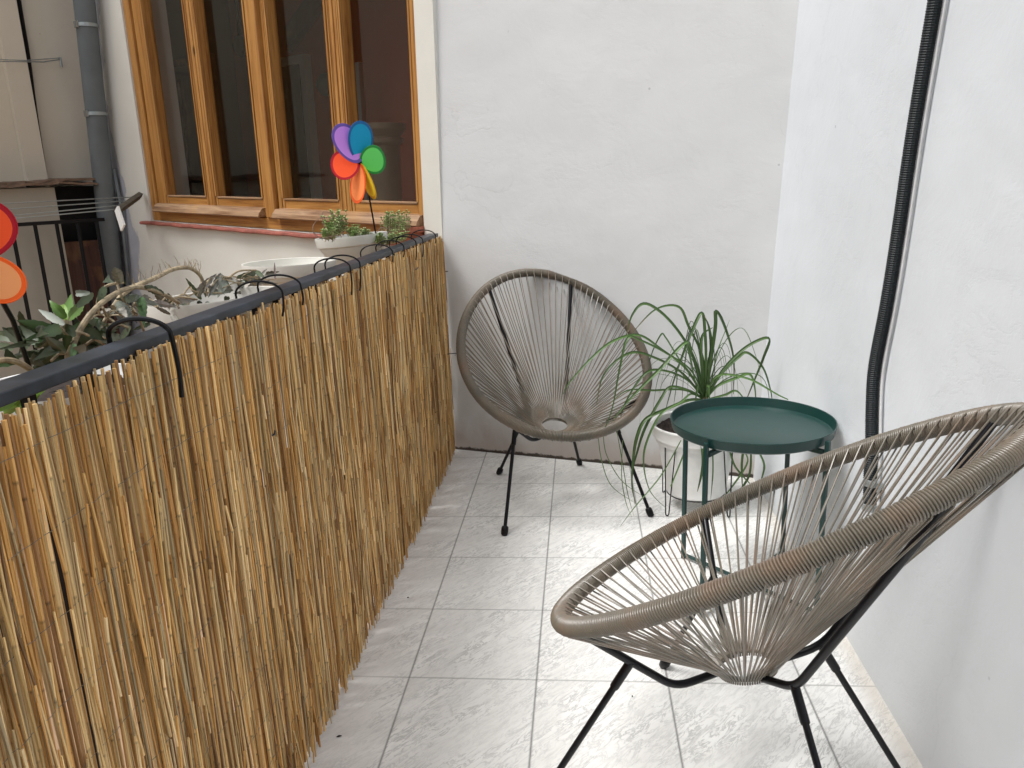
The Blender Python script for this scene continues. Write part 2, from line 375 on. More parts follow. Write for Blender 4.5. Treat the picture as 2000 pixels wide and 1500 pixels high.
# window wall in its own frame
WE = empty('window_wall_frame', M=MW)
b = MB(); S0, S1, T0, T1 = .068, 2.86, -.075, 1.85
b.box((-.05, -.3, -1.9), (S0, 0, 3.3)); b.box((S1, -.3, -1.9), (XL, 0, 3.3)); b.box((S0, -.3, -1.9), (S1, 0, T0)); b.box((S0, -.3, T1), (S1, 0, 3.3))
ww = b.build('window_wall', M['wall_window']); ww.matrix_world = MW; tag(ww, 'cream plastered wall with peeling paint around the wooden window', 'wall')
bpy.data.objects.remove(WE)
b = MB(); b.box((XL, -.3, -1.9), (XL + .23, 6.5, 3.3)); lw = b.build('left_wall', M['wall_left']); lw.matrix_world = MW  # lengthened out of view to keep sky reflections off the panes
tag(lw, 'shaded beige plastered wall at far left behind the grey drainpipe', 'wall')
# pilaster strip on the left wall
pa = inleft(10, 150, XL); pb = inleft(52, 150, XL)
b = MB(); b.box((XL - .06, pb.y, -1.9), (XL - .0005, pa.y, 3.3)); pl_ = b.build('pilaster', M['wall_left']); pl_.matrix_world = MW
tag(pl_, 'narrow beige pilaster at far left beside the thin black cable', 'pilaster')

# ------------------------------------------------------------------ the wooden window
win = empty('wooden_window', M=MW); tag(win, 'varnished pine window of four tall panes in the cream wall', 'window')
Z1 = 1.84
b = MB(); fy0, fy1 = -.10, -.012
b.box((2.775, fy0, T0 + .002), (2.858, fy1, Z1)); b.box((.07, fy0, T0 + .002), (.112, fy1, Z1)); 
fr = b.build('outer_frame', M['wood_v'], win, bevel=.004)
b = MB(); b.box((.113, fy0, T0 + .002), (2.774, fy1 - .002, -.012)); b.box((.113, fy0, Z1 - .06), (2.774, fy1, Z1))
b.build('frame_rail', M['wood_h'], win, bevel=.004)
b = MB(); b.box((1.30, fy0, -.011), (1.395, fy1 + .012, Z1 - .061)); b.build('mullion', M['wood_v'], win, bevel=.006)
cas = [(2.09, 2.772), (1.397, 2.04), (.70, 1.298), (.114, .655)]
cas = [(2.038, 2.768, 2.105, 2.62), (1.400, 2.031, 1.455, 1.965), (.674, 1.294, .735, 1.232), (.118, .668, .135, .606)]
for i, (a, c, ga, gc) in enumerate(cas):
    b = MB(); y0, y1 = fy0 + .012, fy1 - .014
    b.box((a, y0, .0), (ga, y1, Z1 - .062)); b.box((gc, y0, .0), (c, y1, Z1 - .062))
    co = b.build('casement', M['wood_v'], win, bevel=.005)
    b = MB(); b.box((ga + .001, y0, .001), (gc - .001, y1 - .003, .087)); b.box((ga + .001, y0, Z1 - .13), (gc - .001, y1 - .003, Z1 - .063)); b.build('casement_rail', M['wood_h'], co, bevel=.004)
    b = MB(); b.box((ga + .001, y1 - .04, .088), (gc - .001, y1 + .002, .098)); b.build('glazing_bead', M['wood_worn'], co, bevel=.002)
    # moulded inner edge strips
    b = MB()
    for q in (ga, gc):
        sgn = -1 if q == ga else 1
        b.box((min(q + sgn * .014, q + sgn * .001), y1 + .0005, .1), (max(q + sgn * .014, q + sgn * .001), y1 + .007, Z1 - .14))
        b.box((min(q + sgn * .030, q + sgn * .022), y1 + .0005, .02), (max(q + sgn * .030, q + sgn * .022), y1 + .004, Z1 - .08))
    b.build('moulding', M['wood_v'], co, bevel=.003)
    b = MB()
    for q in (ga, gc):
        sgn = -1 if q == ga else 1
        for o1, o2 in ((.0175, .0205), (.036, .038)):
            if abs((a if sgn < 0 else c) - q) < o2 + .004: continue
            b.box((min(q + sgn * o1, q + sgn * o2), y1 - .001, .02), (max(q + sgn * o1, q + sgn * o2), y1 + .0006, Z1 - .1))
    if b.v: b.build('dark_strip', M['dark_line'], co)  # thin flat dark brown strips along the casement edges
    b = MB(); b.box((ga - .004, -.078, .08), (gc + .004, -.074, Z1 - .12)); b.build('pane', M['glass'], co)
for a, c in ((1.42, 2.755), (.085, 1.285)):
    b = MB(); prof = [(-.03, .045), (.004, .040), (.016, .026), (.026, .016), (.034, -.004), (.030, -.010), (.018, -.006), (-.03, -.004)]
    b.rings([[V((x, p[0] + .0, p[1])) for p in prof] for x in (c, a)]); b.build('drip_moulding', M['wood_worn'], win)
b = MB(); prof = [(-.1, -.077), (.028, -.079), (.038, -.084), (.040, -.094), (.034, -.101), (.0, -.103), (-.1, -.103)]
b.rings([[V((x, p[0] + .004 * math.sin(x * 9), p[1] + .002 * math.sin(x * 23))) for p in prof] for x in [2.96 - i * (2.96 - .06) / 40 for i in range(41)]])
b.build('sill', M['sillpaint'], win, label='rounded red painted window sill')

# room behind the window
room = empty('room_interior', M=MW); tag(room, 'dim brown room with doors and column seen through the wooden window', 'room')
M['r_orange'] = plain('terracotta_paint', (.50, .075, .03), .8, var=.05); M['r_grey'] = plain('taupe_paint', (.15, .105, .08), .8, var=.05)
M['r_white'] = plain('white_trim', (.55, .54, .50), .6, var=.04); M['r_red'] = wood_mat('mahogany', 2, (.10, .02, .012), (.04, .01, .006), (.14, .035, .02))
M['r_col'] = plain('brown_column_stone', (.28, .17, .10), .5, var=.2, sc=5); M['r_door'] = plain('dark_grey_door', (.09, .10, .09), .6)
b = MB(); b.box((-.15, -2.1, -1.3), (5.0, -2.0, 1.9)); b.build('orange_wall', M['r_orange'], room)
b = MB(); b.box((5.0, -2.1, -1.3), (8.2, -2.0, 1.9)); b.build('taupe_wall', M['r_grey'], room)
b = MB(); b.box((-.15, -1.999, -1.3), (-.051, -.31, 1.9)); b.build('side_wall', M['r_orange'], room)
b = MB(); b.box((8.1, -1.999, -1.3), (8.2, -.31, 1.9)); b.build('side_wall', M['r_grey'], room)
b = MB(); b.box((3.57, -.45, -1.3), (8.2, -.305, 1.9)); b.build('front_wall', M['r_grey'], room)
b = MB(); b.box((-.15, -2.1, 1.901), (8.2, -.31, 2.0)); b.build('ceiling', M['r_grey'], room)
b = MB(); b.box((-.15, -2.1, -1.4), (8.2, -.31, -1.301)); b.build('room_floor', M['r_col'], room)
def room_px(u, v, y): return inwin(u, v, y)
def door(u0, u1, vt, y, dm, fm, name='door', fw=.07):
    a = room_px(u0, vt, y); c = room_px(u1, vt, y); x0, x1 = min(a.x, c.x), max(a.x, c.x); zt = (a.z + c.z) / 2
    b = MB(); b.box((x0 + fw, y - .03, -1.3), (x1 - fw, y, zt - fw)); d = b.build(name, dm, room)
    b = MB(); b.box((x0, y - .04, -1.3), (x0 + fw, y + .04, zt)); b.box((x1 - fw, y - .04, -1.3), (x1, y + .04, zt)); b.box((x0 + fw, y - .04, zt - fw), (x1 - fw, y + .04, zt)); b.build('door_frame', fm, d)
    for k in range(2):
        b = MB(); ww_ = (x1 - x0 - 2 * fw) / 2; b.box((x0 + fw + k * ww_ + .05, y, -1.1), (x0 + fw + (k + 1) * ww_ - .05, y + .02, zt - fw - .12)); b.build('door_panel', dm, d, bevel=.01)
door(290, 415, 118, -1.95, M['r_red'], M['r_red'])
door(530, 600, 112, -1.95, M['r_door'], M['r_white'])
a = room_px(560, 100, -1.92); c = room_px(660, -40, -1.92)
b = MB(); b.hexa([V((a.x, -1.99, a.z)), V((c.x, -1.99, c.z)), V((c.x, -1.92, c.z)), V((a.x, -1.92, a.z))], [V((a.x, -1.99, a.z + .2)), V((c.x, -1.99, c.z + .2)), V((c.x, -1.92, c.z + .2)), V((a.x, -1.92, a.z + .2))]); b.build('beam', M['r_red'], room)
p = room_px(745, 200, -1.3); b = MB(); b.lathe([(.11, -2.2), (.11, .25), (.14, .27), (.14, .30), (.12, .31), (.16, .36), (.16, .40)], (p.x, p.y, .15), 32); b.build('column', M['r_col'], room, smooth=True)
p = room_px(470, 90, -1.5); b = MB(); b.ball((p.x, p.y, p.z), .07, sz=1.3); b.box((p.x - .01, p.y - .01, p.z), (p.x + .01, p.y + .01, 1.9)); b.build('hanging_lamp', M['dark'], room, smooth=True)
p = room_px(640, 165, -1.95); b = MB(); b.ball((p.x, p.y, p.z), .1, n=16); b.build('wall_plate', M['r_door'], room, smooth=True)
p0 = room_px(693, 122, -1.7); p1 = room_px(700, 122, -1.7)
b = MB(); b.box((p1.x, -1.74, -1.3), (p0.x, -1.7, p0.z)); b.build('partition_edge', M['r_white'], room)

# ------------------------------------------------------------------ drainpipe, cables, neighbour's corner
b = MB(); a = inwin(164, 0, .10); c = inwin(215, 480, .10); dirp = (c - a) / (c.z - a.z)
def pp(z): return a + dirp * (z - a.z)
PR = .066
pipe = empty('drainpipe', M=MW); tag(pipe, 'grey plastic drainpipe running down left of the wooden window', 'drainpipe')
b.tube([pp(z) for z in (-1.8, .5, 1.2, 3.2)], PR, 28); b.build('pipe', M['pipe'], pipe, smooth=True)
for (u, v) in ((178, 38), (203, 217)):
    z = inwin(u, v, .10 + PR).z; b = MB(); b.lathe([(PR + .001, -.012), (PR + .007, -.011), (PR + .007, .011), (PR + .001, .012)], pp(z), 32)
    q = pp(z); b.box((q.x - PR * .2 - .02, q.y + PR * .95, q.z - .02), (q.x - PR * .2 + .02, q.y + PR * 1.18, q.z + .02)); b.build('pipe_clamp', M['clamp'], pipe)
b = MB(); b.tube([(inwin(x, y, .03)) for x, y in ((222, 330), (236, 400), (248, 520), (252, 640))], .012, 8); o = b.build('slim_pipe', M['pipe']); o.matrix_world = MW; tag(o, 'slim grey conduit pipe close against the drainpipe on the cream wall', 'pipe')
b = MB(); b.tube(smooth_path([inleft(x, y, XL - .03) for x, y in ((34, -25), (40, 20), (55, 110), (68, 210), (80, 290), (90, 352))]), .013, 8)
o = b.build('black_cable', M['blackwire']); o.matrix_world = MW; tag(o, 'thin black cable hanging down the shaded beige wall at far left', 'cable')
# upper clothesline with hook
b = MB(); h0 = inleft(118, 113, XL - .04); b.tube([h0, inleft(50, 118, XL - .1), inleft(-60, 114, XL - .2)], .003, 5); b.tube([h0 + V((0, 0, -.01)), inleft(85, 121, XL - .06), inleft(-60, 119, XL - .2)], .004, 5)
b.tube([h0 + V((.04, 0, 0)), h0, h0 + V((0, 0, -.06))], .007, 6); o = b.build('upper_clothesline', M['clamp']); o.matrix_world = MW; tag(o, 'short upper clothesline tied to a hook on the beige wall', 'clothesline')
# lower clothesline on its bracket
cl = empty('clothesline', M=MW); tag(cl, 'four wire clothesline on a rusty bracket left of the wooden window', 'clothesline')
B0 = inwin(274, 380, .03); B1 = inwin(228, 412, .42)
b = MB(); b.tube([B0, B1], .020, 4); b.tube([B0 + V((.02, 0, -.02)), B1 + V((.02, 0, -.02))], .012, 4); b.build('bracket', plain('rusty_steel', (.06, .05, .035), .8, var=.6, sc=40, bump=.5), cl)
b = MB(); q = inwin(236, 422, .42); b.hexa([q + V((-.05, 0, -.05)), q + V((.01, .0, -.09)), q + V((.01, .01, -.09)), q + V((-.05, .01, -.05))], [q + V((0, 0, .06)), q + V((.05, 0, .03)), q + V((.05, .012, .03)), q + V((0, .012, .06))]); b.build('torn_tape', M['pot'], cl)
for k, (u1, v1, u2, v2) in enumerate(((262, 381, 0, 397), (255, 389, 0, 409), (238, 405, 0, 426), (236, 416, 0, 433))):
    t = (262 - u1) / 26; s = B0 + (B1 - B0) * (.15 + .8 * k / 3.2); e = inleft(u2 - 120, v2 + (v2 - v1) * .45, s.x)
    b = MB(); b.tube([s, e], .0035, 5); b.build('line_wire', M['clamp'], cl)
# neighbour railing
XR = 3.26
nr = empty('neighbour_railing', M=MW); tag(nr, 'thin black bar railing in front of the brown board at far left', 'railing')
zt = inleft(110, 434, XR).z; yr0 = inleft(203, 430, XR).y; yl0 = inleft(-60, 445, XR).y
b = MB(); b.box((XR - .015, yr0, zt - .012), (XR + .015, yl0, zt + .012)); b.build('top_bar', M['black'], nr)
for (u, v) in ((28, 470), (70, 450), (112, 447), (153, 445), (190, 443)):
    q = inleft(u, v, XR); b = MB(); b.tube([V((XR, q.y, zt - .01)), V((XR, q.y, -1.6))], .014, 6); b.build('bar', M['black'], nr)
bp0 = inleft(62, 480, 3.40); bp1 = inleft(204, 470, 3.40)
b = MB(); b.box((3.39, bp1.y, -1.7), (3.42, bp0.y, (bp0.z + bp1.z) / 2)); b.box((3.385, bp0.y - .05, -1.7), (3.425, bp0.y, (bp0.z + bp1.z) / 2 + .008)); b.box((3.385, bp1.y, (bp0.z + bp1.z) / 2 - .03), (3.425, bp0.y - .051, (bp0.z + bp1.z) / 2 + .008))
o = b.build('brown_board', M['brown']); o.matrix_world = MW; tag(o, 'dark red brown wooden board standing behind the black railing bars', 'board')
# white cabinet with weathered board on top, painted shade beside it
c0 = inleft(106, 366, XL - .2); c1 = inleft(0, 362, XL - .2)
b = MB(); b.box((XL - .2, c0.y, -1.8), (XL - .005, c0.y + .85, c0.z)); cabn = b.build('white_cabinet', M['cabinet']); cabn.matrix_world = MW
tag(cabn, 'off white upright cabinet under the weathered brown board at far left', 'cabinet')
b = MB()
y0c = inleft(188, 360, XL - .26).y
for k, (dz, mm) in enumerate(((.012, .0), (.035, .02))):
    rs = []
    for i in range(30):
        t = i / 29; y = y0c + t * 1.45; zz = c0.z + dz + .010 * math.sin(t * 9 + k) + .012 * (random.random() - .5)
        xo = XL - .30 + .03 * random.random() + mm
        rs.append([V((xo, y, zz)), V((XL - .01, y, zz)), V((XL - .01, y, zz + .015)), V((xo + .012 * random.random(), y, zz + .012 + .008 * random.random()))])
    b.rings(rs)
o = b.build('weathered_board', M['cardboard']); o.matrix_world = MW; tag(o, 'ragged dark weathered board lying on top of the white cabinet', 'board')
g0 = inleft(107, 370, XL - .015); g1 = inleft(165, 370, XL - .015)
b = MB(); b.box((XL - .06, c0.y - .36, -1.8), (XL - .0005, c0.y - .001, c0.z + .0)); o = b.build('painted_shade_sheet', M['dark']); o.matrix_world = MW  # flat black sheet that paints the wall's shade beside the cabinet
tag(o, 'black sheet painting the shade between the white cabinet and the drainpipe', 'panel')
# dark clump where rail meets wall
b = MB(); cc = onx(862, 442, -.66)
for i in range(46):
    d = V((random.gauss(0, 1), random.gauss(0, .6), random.gauss(0, .8))).normalized(); s = cc + d * .006
    b.tube([s, s + d * random.uniform(.008, .028)], [.004, .001], 4)
b.ball(cc, .013); o = b.build('mortar_lump', M['blackwire']); tag(o, 'crumbly black lump where the handrail meets the white wall', 'lump')

# ------------------------------------------------------------------ conduit on right wall
cd = empty('conduit', (.7, 1.85, .3)); tag(cd, 'black corrugated conduit running up the white wall on the right', 'conduit')
nR = V((-.99897, 0, .0454))
def onR(u, v): return onpl(u, v, V((.699, 0, 0)), nR)
pts = [onR(1712, 985), onR(1713, 930), onR(1716, 880), onR(1717, 800), onR(1722, 720), onR(1745, 600), onR(1765, 480), onR(1800, 250), onR(1843, 0), onR(1860, -100)]
pts = pts + [pts[-1] + (pts[-1] - pts[-2]) * 4]
path = smooth_path([p_ + nR * .017 for p_ in pts], 10)
# resample for ribs
def resample(path, n, loop=False):
    P = list(path) + ([path[0]] if loop else []); L = [0]
    for i in range(1, len(P)): L.append(L[-1] + (P[i] - P[i - 1]).length)
    out = []; j = 0
    for i in range(n):
        s = L[-1] * i / (n if loop else n - 1)
        while j < len(L) - 2 and L[j + 1] < s: j += 1
        t = (s - L[j]) / max(1e-9, L[j + 1] - L[j]); out.append(P[j].lerp(P[j + 1], min(1, t)))
    return out, L[-1]
Lr = sum((path[i + 1] - path[i]).length for i in range(len(path) - 1)); nrib = int(Lr / .0052)
rp_, _ = resample(path, nrib * 3); b = MB(); b.tube(rp_, [(.0145, .0158, .0145)[i % 3] if True else 0 for i in range(len(rp_))], 14)
inv = cd.matrix_world.inverted()
def local_build(b, name, mat, par, **kw):
    L = par.location; b.v = [(x - L.x, y - L.y, z - L.z) for x, y, z in b.v]; return b.build(name, mat, par, **kw)
local_build(b, 'corrugated_tube', M['conduit'], cd, smooth=False)
b = MB(); b.tube(smooth_path([p_ + nR * .004 + V((0, -.021, 0)) for p_ in pts], 5), .0032, 6); local_build(b, 'white_wire', M['whitecable'], cd, smooth=True)
for (u, v) in ((1716, 942), (1713, 990)):
    q = onR(u, v) + nR * .017; b = MB(); b.lathe([(.0165, -.009), (.0185, -.008), (.0185, .008), (.0165, .009)], q, 20); b.box((q.x + .004, q.y - .032, q.z - .008), (q.x + .016, q.y + .026, q.z + .008)); local_build(b, 'pipe_clip', M['clamp'], cd)

# ------------------------------------------------------------------ railing and reed screen
rl = empty('balcony_railing', (-.64, 1.5, 0)); tag(rl, 'black metal balcony railing behind the reed screen', 'railing')
b = MB(); b.box((-.672, -.6, 1.012), (-.627, 3.425, 1.028)); local_build(b, 'handrail', M['rail'], rl, bevel=.002)
b = MB(); b.box((-.662, -.6, .06), (-.640, 3.42, .08)); local_build(b, 'bottom_rail', M['black'], rl)
y = -.5
while y < 3.46:
    b = MB(); b.box((-.657, y - .006, .081), (-.645, y + .006, 1.011)); local_build(b, 'baluster', M['black'], rl); y += .11
sc = empty('reed_screen', (-.62, 1.8, 0)); tag(sc, 'golden dry reed screen tied along the balcony railing', 'reed screen')
b = MB()
pal = [(.64, .43, .19), (.74, .53, .26), (.58, .36, .13), (.60, .34, .11), (.44, .23, .07), (.50, .39, .22), (.80, .61, .33), (.28, .15, .06), (.66, .44, .17), (.52, .28, .08), (.70, .49, .22), (.76, .55, .26)]
def reed(x, y, z0, z1, r, lean, sides=6):
    base = V(random.choice(pal)) * random.uniform(.6, 1.2); base.z *= .98; base.x *= 1.04; rr = []; cols = []; pts = []
    zs = [z0]; z = z0 + random.uniform(.03, .2)
    while z < z1 - .02:
        zs += [z - .004, z - .0008, z + .0025]; z += random.uniform(.11, .24)
    zs.append(z1); bow = random.gauss(0, .004); node = base * random.uniform(.4, .75)
    dz = max(.1, z1 - z0); a, c2 = random.random() * 9, random.gauss(0, .0025)
    for i, zz in enumerate(zs):
        t = (zz - z0) / dz; pts.append(V((x + c2 * math.sin(5 * t + a), y + lean * (t - .5) * dz + bow * math.sin(math.pi * t), zz)))
        k = (i - 1) % 3 if 0 < i < len(zs) - 1 else -1
        sh = 1 + .25 * math.sin(a + t * 6) * .5
        if k == 1: cols.append(node); rr.append(r * 1.12)
        elif k == 0: cols.append(base * sh * .92); rr.append(r)
        elif k == 2: cols.append(base * sh * 1.12); rr.append(r * 1.02)
        else: cols.append(base * sh); rr.append(r)
    b.tube(pts, rr, sides, cols=cols)
y = -.1
while y < 3.462:
    lay = random.random()
    r = random.choice([.0012, .0015, .0018, .0020, .0023, .0028]) * random.uniform(.9, 1.1)
    if y < 1.3: top = 1.012 + random.gauss(0, .003) + .002 - .010 * max(0, min(1, (1.0 - y) / .25))
    else: top = 1.008 + random.gauss(0, .004)
    if random.random() < .025: top -= random.uniform(.01, .03)
    lean = random.gauss(0, .010)
    if random.random() < .06: lean = random.choice([-1, 1]) * random.uniform(.02, .05)
    zb = .003 + abs(random.gauss(0, .006))
    if random.random() < .05: zb += random.uniform(.02, .35)
    yy = min(y, 3.458)
    reed(-.622 + random.uniform(-.005, .005) + r, yy, zb, top, r, lean)
    y += r * 2 * random.uniform(.8, 1.12)
    if random.random() < .05: y += random.uniform(.002, .007)
y = -.1
while y < 3.455:       # second, hidden layer
    r = random.uniform(.0022, .004); reed(-.633 + random.uniform(-.003, .003), y, .01, (.998 if y > 1.1 else .985) + random.gauss(0, .006), r, random.gauss(0, .01), 5)
    y += r * 2 * random.uniform(.95, 1.9)
    if random.random() < .08: y += .014
# short broken reeds in front
for i in range(900):
    y = random.uniform(.3, 3.44); z0 = random.uniform(.0, .75); reed(-.611 + random.uniform(-.001, .003), y, z0, min(.99, z0 + random.uniform(.1, .45)), random.uniform(.0011, .0024), random.gauss(0, .03), 5)
for i in range(160):
    y = random.uniform(.3, 3.44); reed(-.609 + random.uniform(-.001, .004), y, .002, random.uniform(.04, .2), random.uniform(.001, .0022), random.gauss(0, .12), 4)
local_build(b, 'reed_panel', M['reed'], sc, smooth=True)
b = MB()
for k in range(10):
    zz = .06 + k * .1; pts = []; y = -.1
    while y < 3.46: pts.append(V((-.6115 + .0012 * math.sin(y * 700) + .001 * random.random(), y, zz + .0035 * math.sin(y * 6 + k) + random.gauss(0, .0006)))); y += .012
    b.tube(pts, .00055, 3)
local_build(b, 'binding_wire', plain('binding_wire', (.16, .14, .11), .5, metal=.4), sc)
for (u, v, L_) in ((815, 525, .06), (536, 848, .022)):
    q = onx(u, v, -.607); b = MB(); b.tube([q + V((-.004, -L_ / 2, 0)), q, q + V((-.003, L_ / 2, .003))], .0022, 5); local_build(b, 'cable_tie', M['tie'], sc)
for (u, v) in ((872, 530), (876, 691)):
    q = onx(u, v, -.607); b = MB(); b.tube([q + V((-.02, -.02, 0)), q + V((.004, 0, .0)), q + V((.055, .0, .003))], .002, 5); local_build(b, 'cable_tie', M['tie'], sc)

# ------------------------------------------------------------------ planters behind the rail
def planter(name, y0, y1, ztop, label, mat, wx=.15, depth=.16, xc=-.775, soil=True, zs=-.03):
    yc = (y0 + y1) / 2; e = empty(name, (xc, yc, ztop - depth)); tag(e, label, 'planter', 'planters hanging outside the handrail'); b = MB(); n = 56
    a, c = (y1 - y0) / 2, wx / 2
    def ring(f, z, p=2.6):
        out = []
        for k in range(n):
            t = 2 * math.pi * k / n; ct, st = math.cos(t), math.sin(t)
            out.append(V((c * f * abs(ct) ** (2 / p) * (1 if ct > 0 else -1), (a - c * (1 - f) * 1.8) * abs(st) ** (2 / p) * (1 if st > 0 else -1), z)))
        return out
    D = depth
    b.rings([ring(.74, 0), ring(.76, .01), ring(.84, D * .45), ring(.90, D - .05), ring(.92, D - .042), ring(.985, D - .040), ring(1.0, D - .003), ring(.985, D), ring(.95, D - .002), ring(.90, D - .04), ring(.80, D * .4), ring(.74, .02)])
    b.build('planter_shell', mat, e, smooth=True)
    if soil:
        b = MB(); r1 = ring(.88, D + zs); r1 = [p + V((0, 0, random.uniform(-.006, .006))) for p in r1]; r2 = [p * .5 + V((0, 0, D * .5 + zs * .5 + random.uniform(-.006, .01))) for p in r1]
        b.rings([r1, r2, [V((p.x * .1, p.y * .1, D + zs)) for p in r2]], cap=True); b.build('soil', M['soil'], e)
    return e
def bowl(u, v, dist, R0, H0, mat, label, soil=None, tilt=0):
    c = CAM + ray(u, v) * dist; e = empty('planter', c - V((0, 0, H0))); e.rotation_euler = (0, tilt, 0); tag(e, label, 'planter', 'round planters hanging outside the handrail')
    b = MB(); b.lathe([(.001, 0), (R0 * .62, 0), (R0 * .66, .006), (R0 * .82, H0 * .55), (R0 * .90, H0 - .045), (R0 * .905, H0 - .038), (R0 * .965, H0 - .034), (R0, H0 - .004), (R0 * .995, H0), (R0 * .965, H0 - .001), (R0 * .94, H0 - .03), (R0 * .86, H0 - .045), (R0 * .6, .02), (.001, .012)], (0, 0, 0), 72)
    b.build('bowl', mat, e, smooth=True)
    if soil is not None:
        b = MB(); rs = []
        for i in range(10):
            r = R0 * .80 * (1 - i / 10) + .001; rs.append([V((r * math.cos(a), r * math.sin(a), H0 - soil + random.uniform(-.007, .007))) for a in [2 * math.pi * k / 36 for k in range(36)]])
        b.rings(rs); b.build('soil', M['soil'], e)
bowl(690, 459, 2.88, .135, .135, M['potgrey'], 'grey white round planter with sedum and the far rainbow pinwheel', .016, -.06)
bowl(565, 511, 2.27, .136, .12, M['potcream'], 'empty white round planter between the grey one and the wilted succulent', None, 0)
bowl(420, 577, 1.66, .138, .12, M['potcream'], 'white round planter with wilted grey leaves drooping over its rim', .055, -.05)
bowl(120, 745, 1.33, .140, .12, M['pot'], 'nearest white planter, mostly hidden behind the reed screen', .02, 0)
b = MB(); q = onx(795, 452, -.80)
b.lathe([(.06, -.10), (.085, -.01), (.10, .0), (.10, .022), (.09, .022), (.08, -.01)], (q.x, q.y, q.z), 36); o = b.build('terracotta_pot', M['terracotta'], smooth=True); tag(o, 'small terracotta pot of sedum in the corner beside the window', 'flower pot')

# hooks
HK = [((338, 690), .085, .0038, 'thick black wire hook nearest the camera over the handrail'), ((552, 585), .035, .0023, 'black wire hook second from the camera over the handrail'),
      ((588, 572), .03, .0023, 'black wire hook third from the camera over the handrail'), ((684, 535), .06, .0023, 'black wire hook nearest end of the grey planter on handrail'),
      ((703, 528), .06, .0023, 'black wire hook close beside the grey planter hook pair'), ((766, 494), .02, .0022, 'black wire hook under the trailing sedum on handrail'),
      ((788, 483), .02, .0022, 'black wire hook next to the trailing sedum on handrail'), ((812, 477), .05, .0022, 'black wire hook before the terracotta pot on handrail'),
      ((825, 470), .05, .0022, 'black wire hook farthest but one along the handrail'), ((850, 464), .02, .0022, 'farthest black wire hook near the white wall')]
for (uv, drop, r, lab) in HK:
    q = onx(uv[0], uv[1], -.598); y = min(q.y, 3.44)
    w_ = random.uniform(-.008, .008); skew = random.uniform(-.02, .02)
    P = [(-.70, y + skew, .96), (-.698, y + skew, 1.02)] + [(-.6475 - .051 * math.cos(a), y + skew * (1 - a / math.pi), 1.030 + .026 * math.sin(a)) for a in [math.pi * k / 8 for k in range(9)]] + [(-.5965, y + w_, 1.02 - drop * .5), (-.600, y + w_ * 1.4, 1.02 - drop)]
    b = MB(); b.tube(smooth_path(P, 3), r, 7); o = b.build('wire_hook', M['blackwire'], smooth=True); tag(o, lab, 'hook', 'black wire hooks over the handrail')

# ------------------------------------------------------------------ leaves
def leaf(b, P, Q, w, bow=.0, side=None, fold=.25, c=(.1, .2, .05), c2=None, n=8, serr=0, shape=.38):
    P = V(P); Q = V(Q); d = Q - P; L = d.length; dn = d.normalized()
    side = V(side) if side is not None else dn.cross(CAM - P); side = (side - dn * side.dot(dn)).normalized(); up = side.cross(dn)
    if up.z < 0: up = -up
    c = V(c); c2 = V(c2) if c2 is not None else c * .75; rows = []
    for i in range(n + 1):
        t = i / n; s = t ** .75 if shape < .5 else t
        ww = w * (max(0, math.sin(math.pi * min(1, (t * .92 + .08)))) ** .9) * (1 - .62 * t) * 1.1 + (.0004 if i < n else 0)
        if serr: ww *= 1 + serr * (1 if i % 2 else -1)
        m = P + d * t + up * (bow * 4 * t * (1 - t)); cc = c * (1 - t) + c2 * t
        rows.append([(m + side * ww + up * ww * fold, cc * .9), (m, cc * 1.12), (m - side * ww + up * ww * fold, cc * .9)])
    ids = [[b.vert(*q) for q in r] for r in rows]
    for i in range(n):
        for j in range(2): b.face((ids[i][j], ids[i][j + 1], ids[i + 1][j + 1], ids[i + 1][j]))
def pleaf(b, p, q, x, dx, w, **kw):
    leaf(b, onx(p[0], p[1], x), onx(q[0], q[1], x + dx), w, **kw)

G1, G2, GR, GD = (.13, .25, .05), (.075, .14, .05), (.30, .33, .28), (.075, .10, .05)
# kalanchoe with the bright rosette, in the nearest planter
kal = empty('kalanchoe', (-.77, 1.05, .98)); tag(kal, 'kalanchoe with bright green rosette rising from the nearest planter', 'plant')
b = MB(); X = -.76
for (p, q, w_, cl_) in (((128, 622), (96, 586), .011, G1), ((130, 622), (139, 574), .010, G1), ((131, 626), (164, 590), .012, G1), ((127, 625), (120, 596), .007, (.2, .34, .06)), ((130, 625), (124, 594), .006, (.2, .34, .06)),
                        ((126, 634), (74, 604), .009, GR), ((118, 640), (45, 665), .013, G2), ((112, 642), (32, 626), .010, G2), ((120, 645), (4, 642), .011, (.06, .08, .04)),
                        ((134, 645), (202, 622), .010, G2), ((136, 662), (230, 645), .012, G2), ((132, 655), (128, 690), .010, G2), ((138, 660), (215, 668), .012, GD), ((128, 650), (40, 672), .013, GD), ((120, 672), (62, 706), .014, GD),
                        ((130, 680), (75, 715), .012, G2), ((60, 668), (-10, 684), .006, GD), ((140, 668), (180, 700), .012, GD), ((110, 655), (70, 640), .010, GR), ((150, 600), (182, 572), .010, GD), ((176, 572), (150, 573), .008, GR), ((60, 700), (95, 720), .013, GD), ((100, 690), (60, 725), .013, GD)):
    pleaf(b, p, q, X + random.uniform(-.03, .03), random.uniform(-.06, .06), w_ * .72, bow=random.uniform(.002, .01), c=cl_, fold=random.uniform(.2, .5), serr=.08, n=10)
rk = random.Random(11)
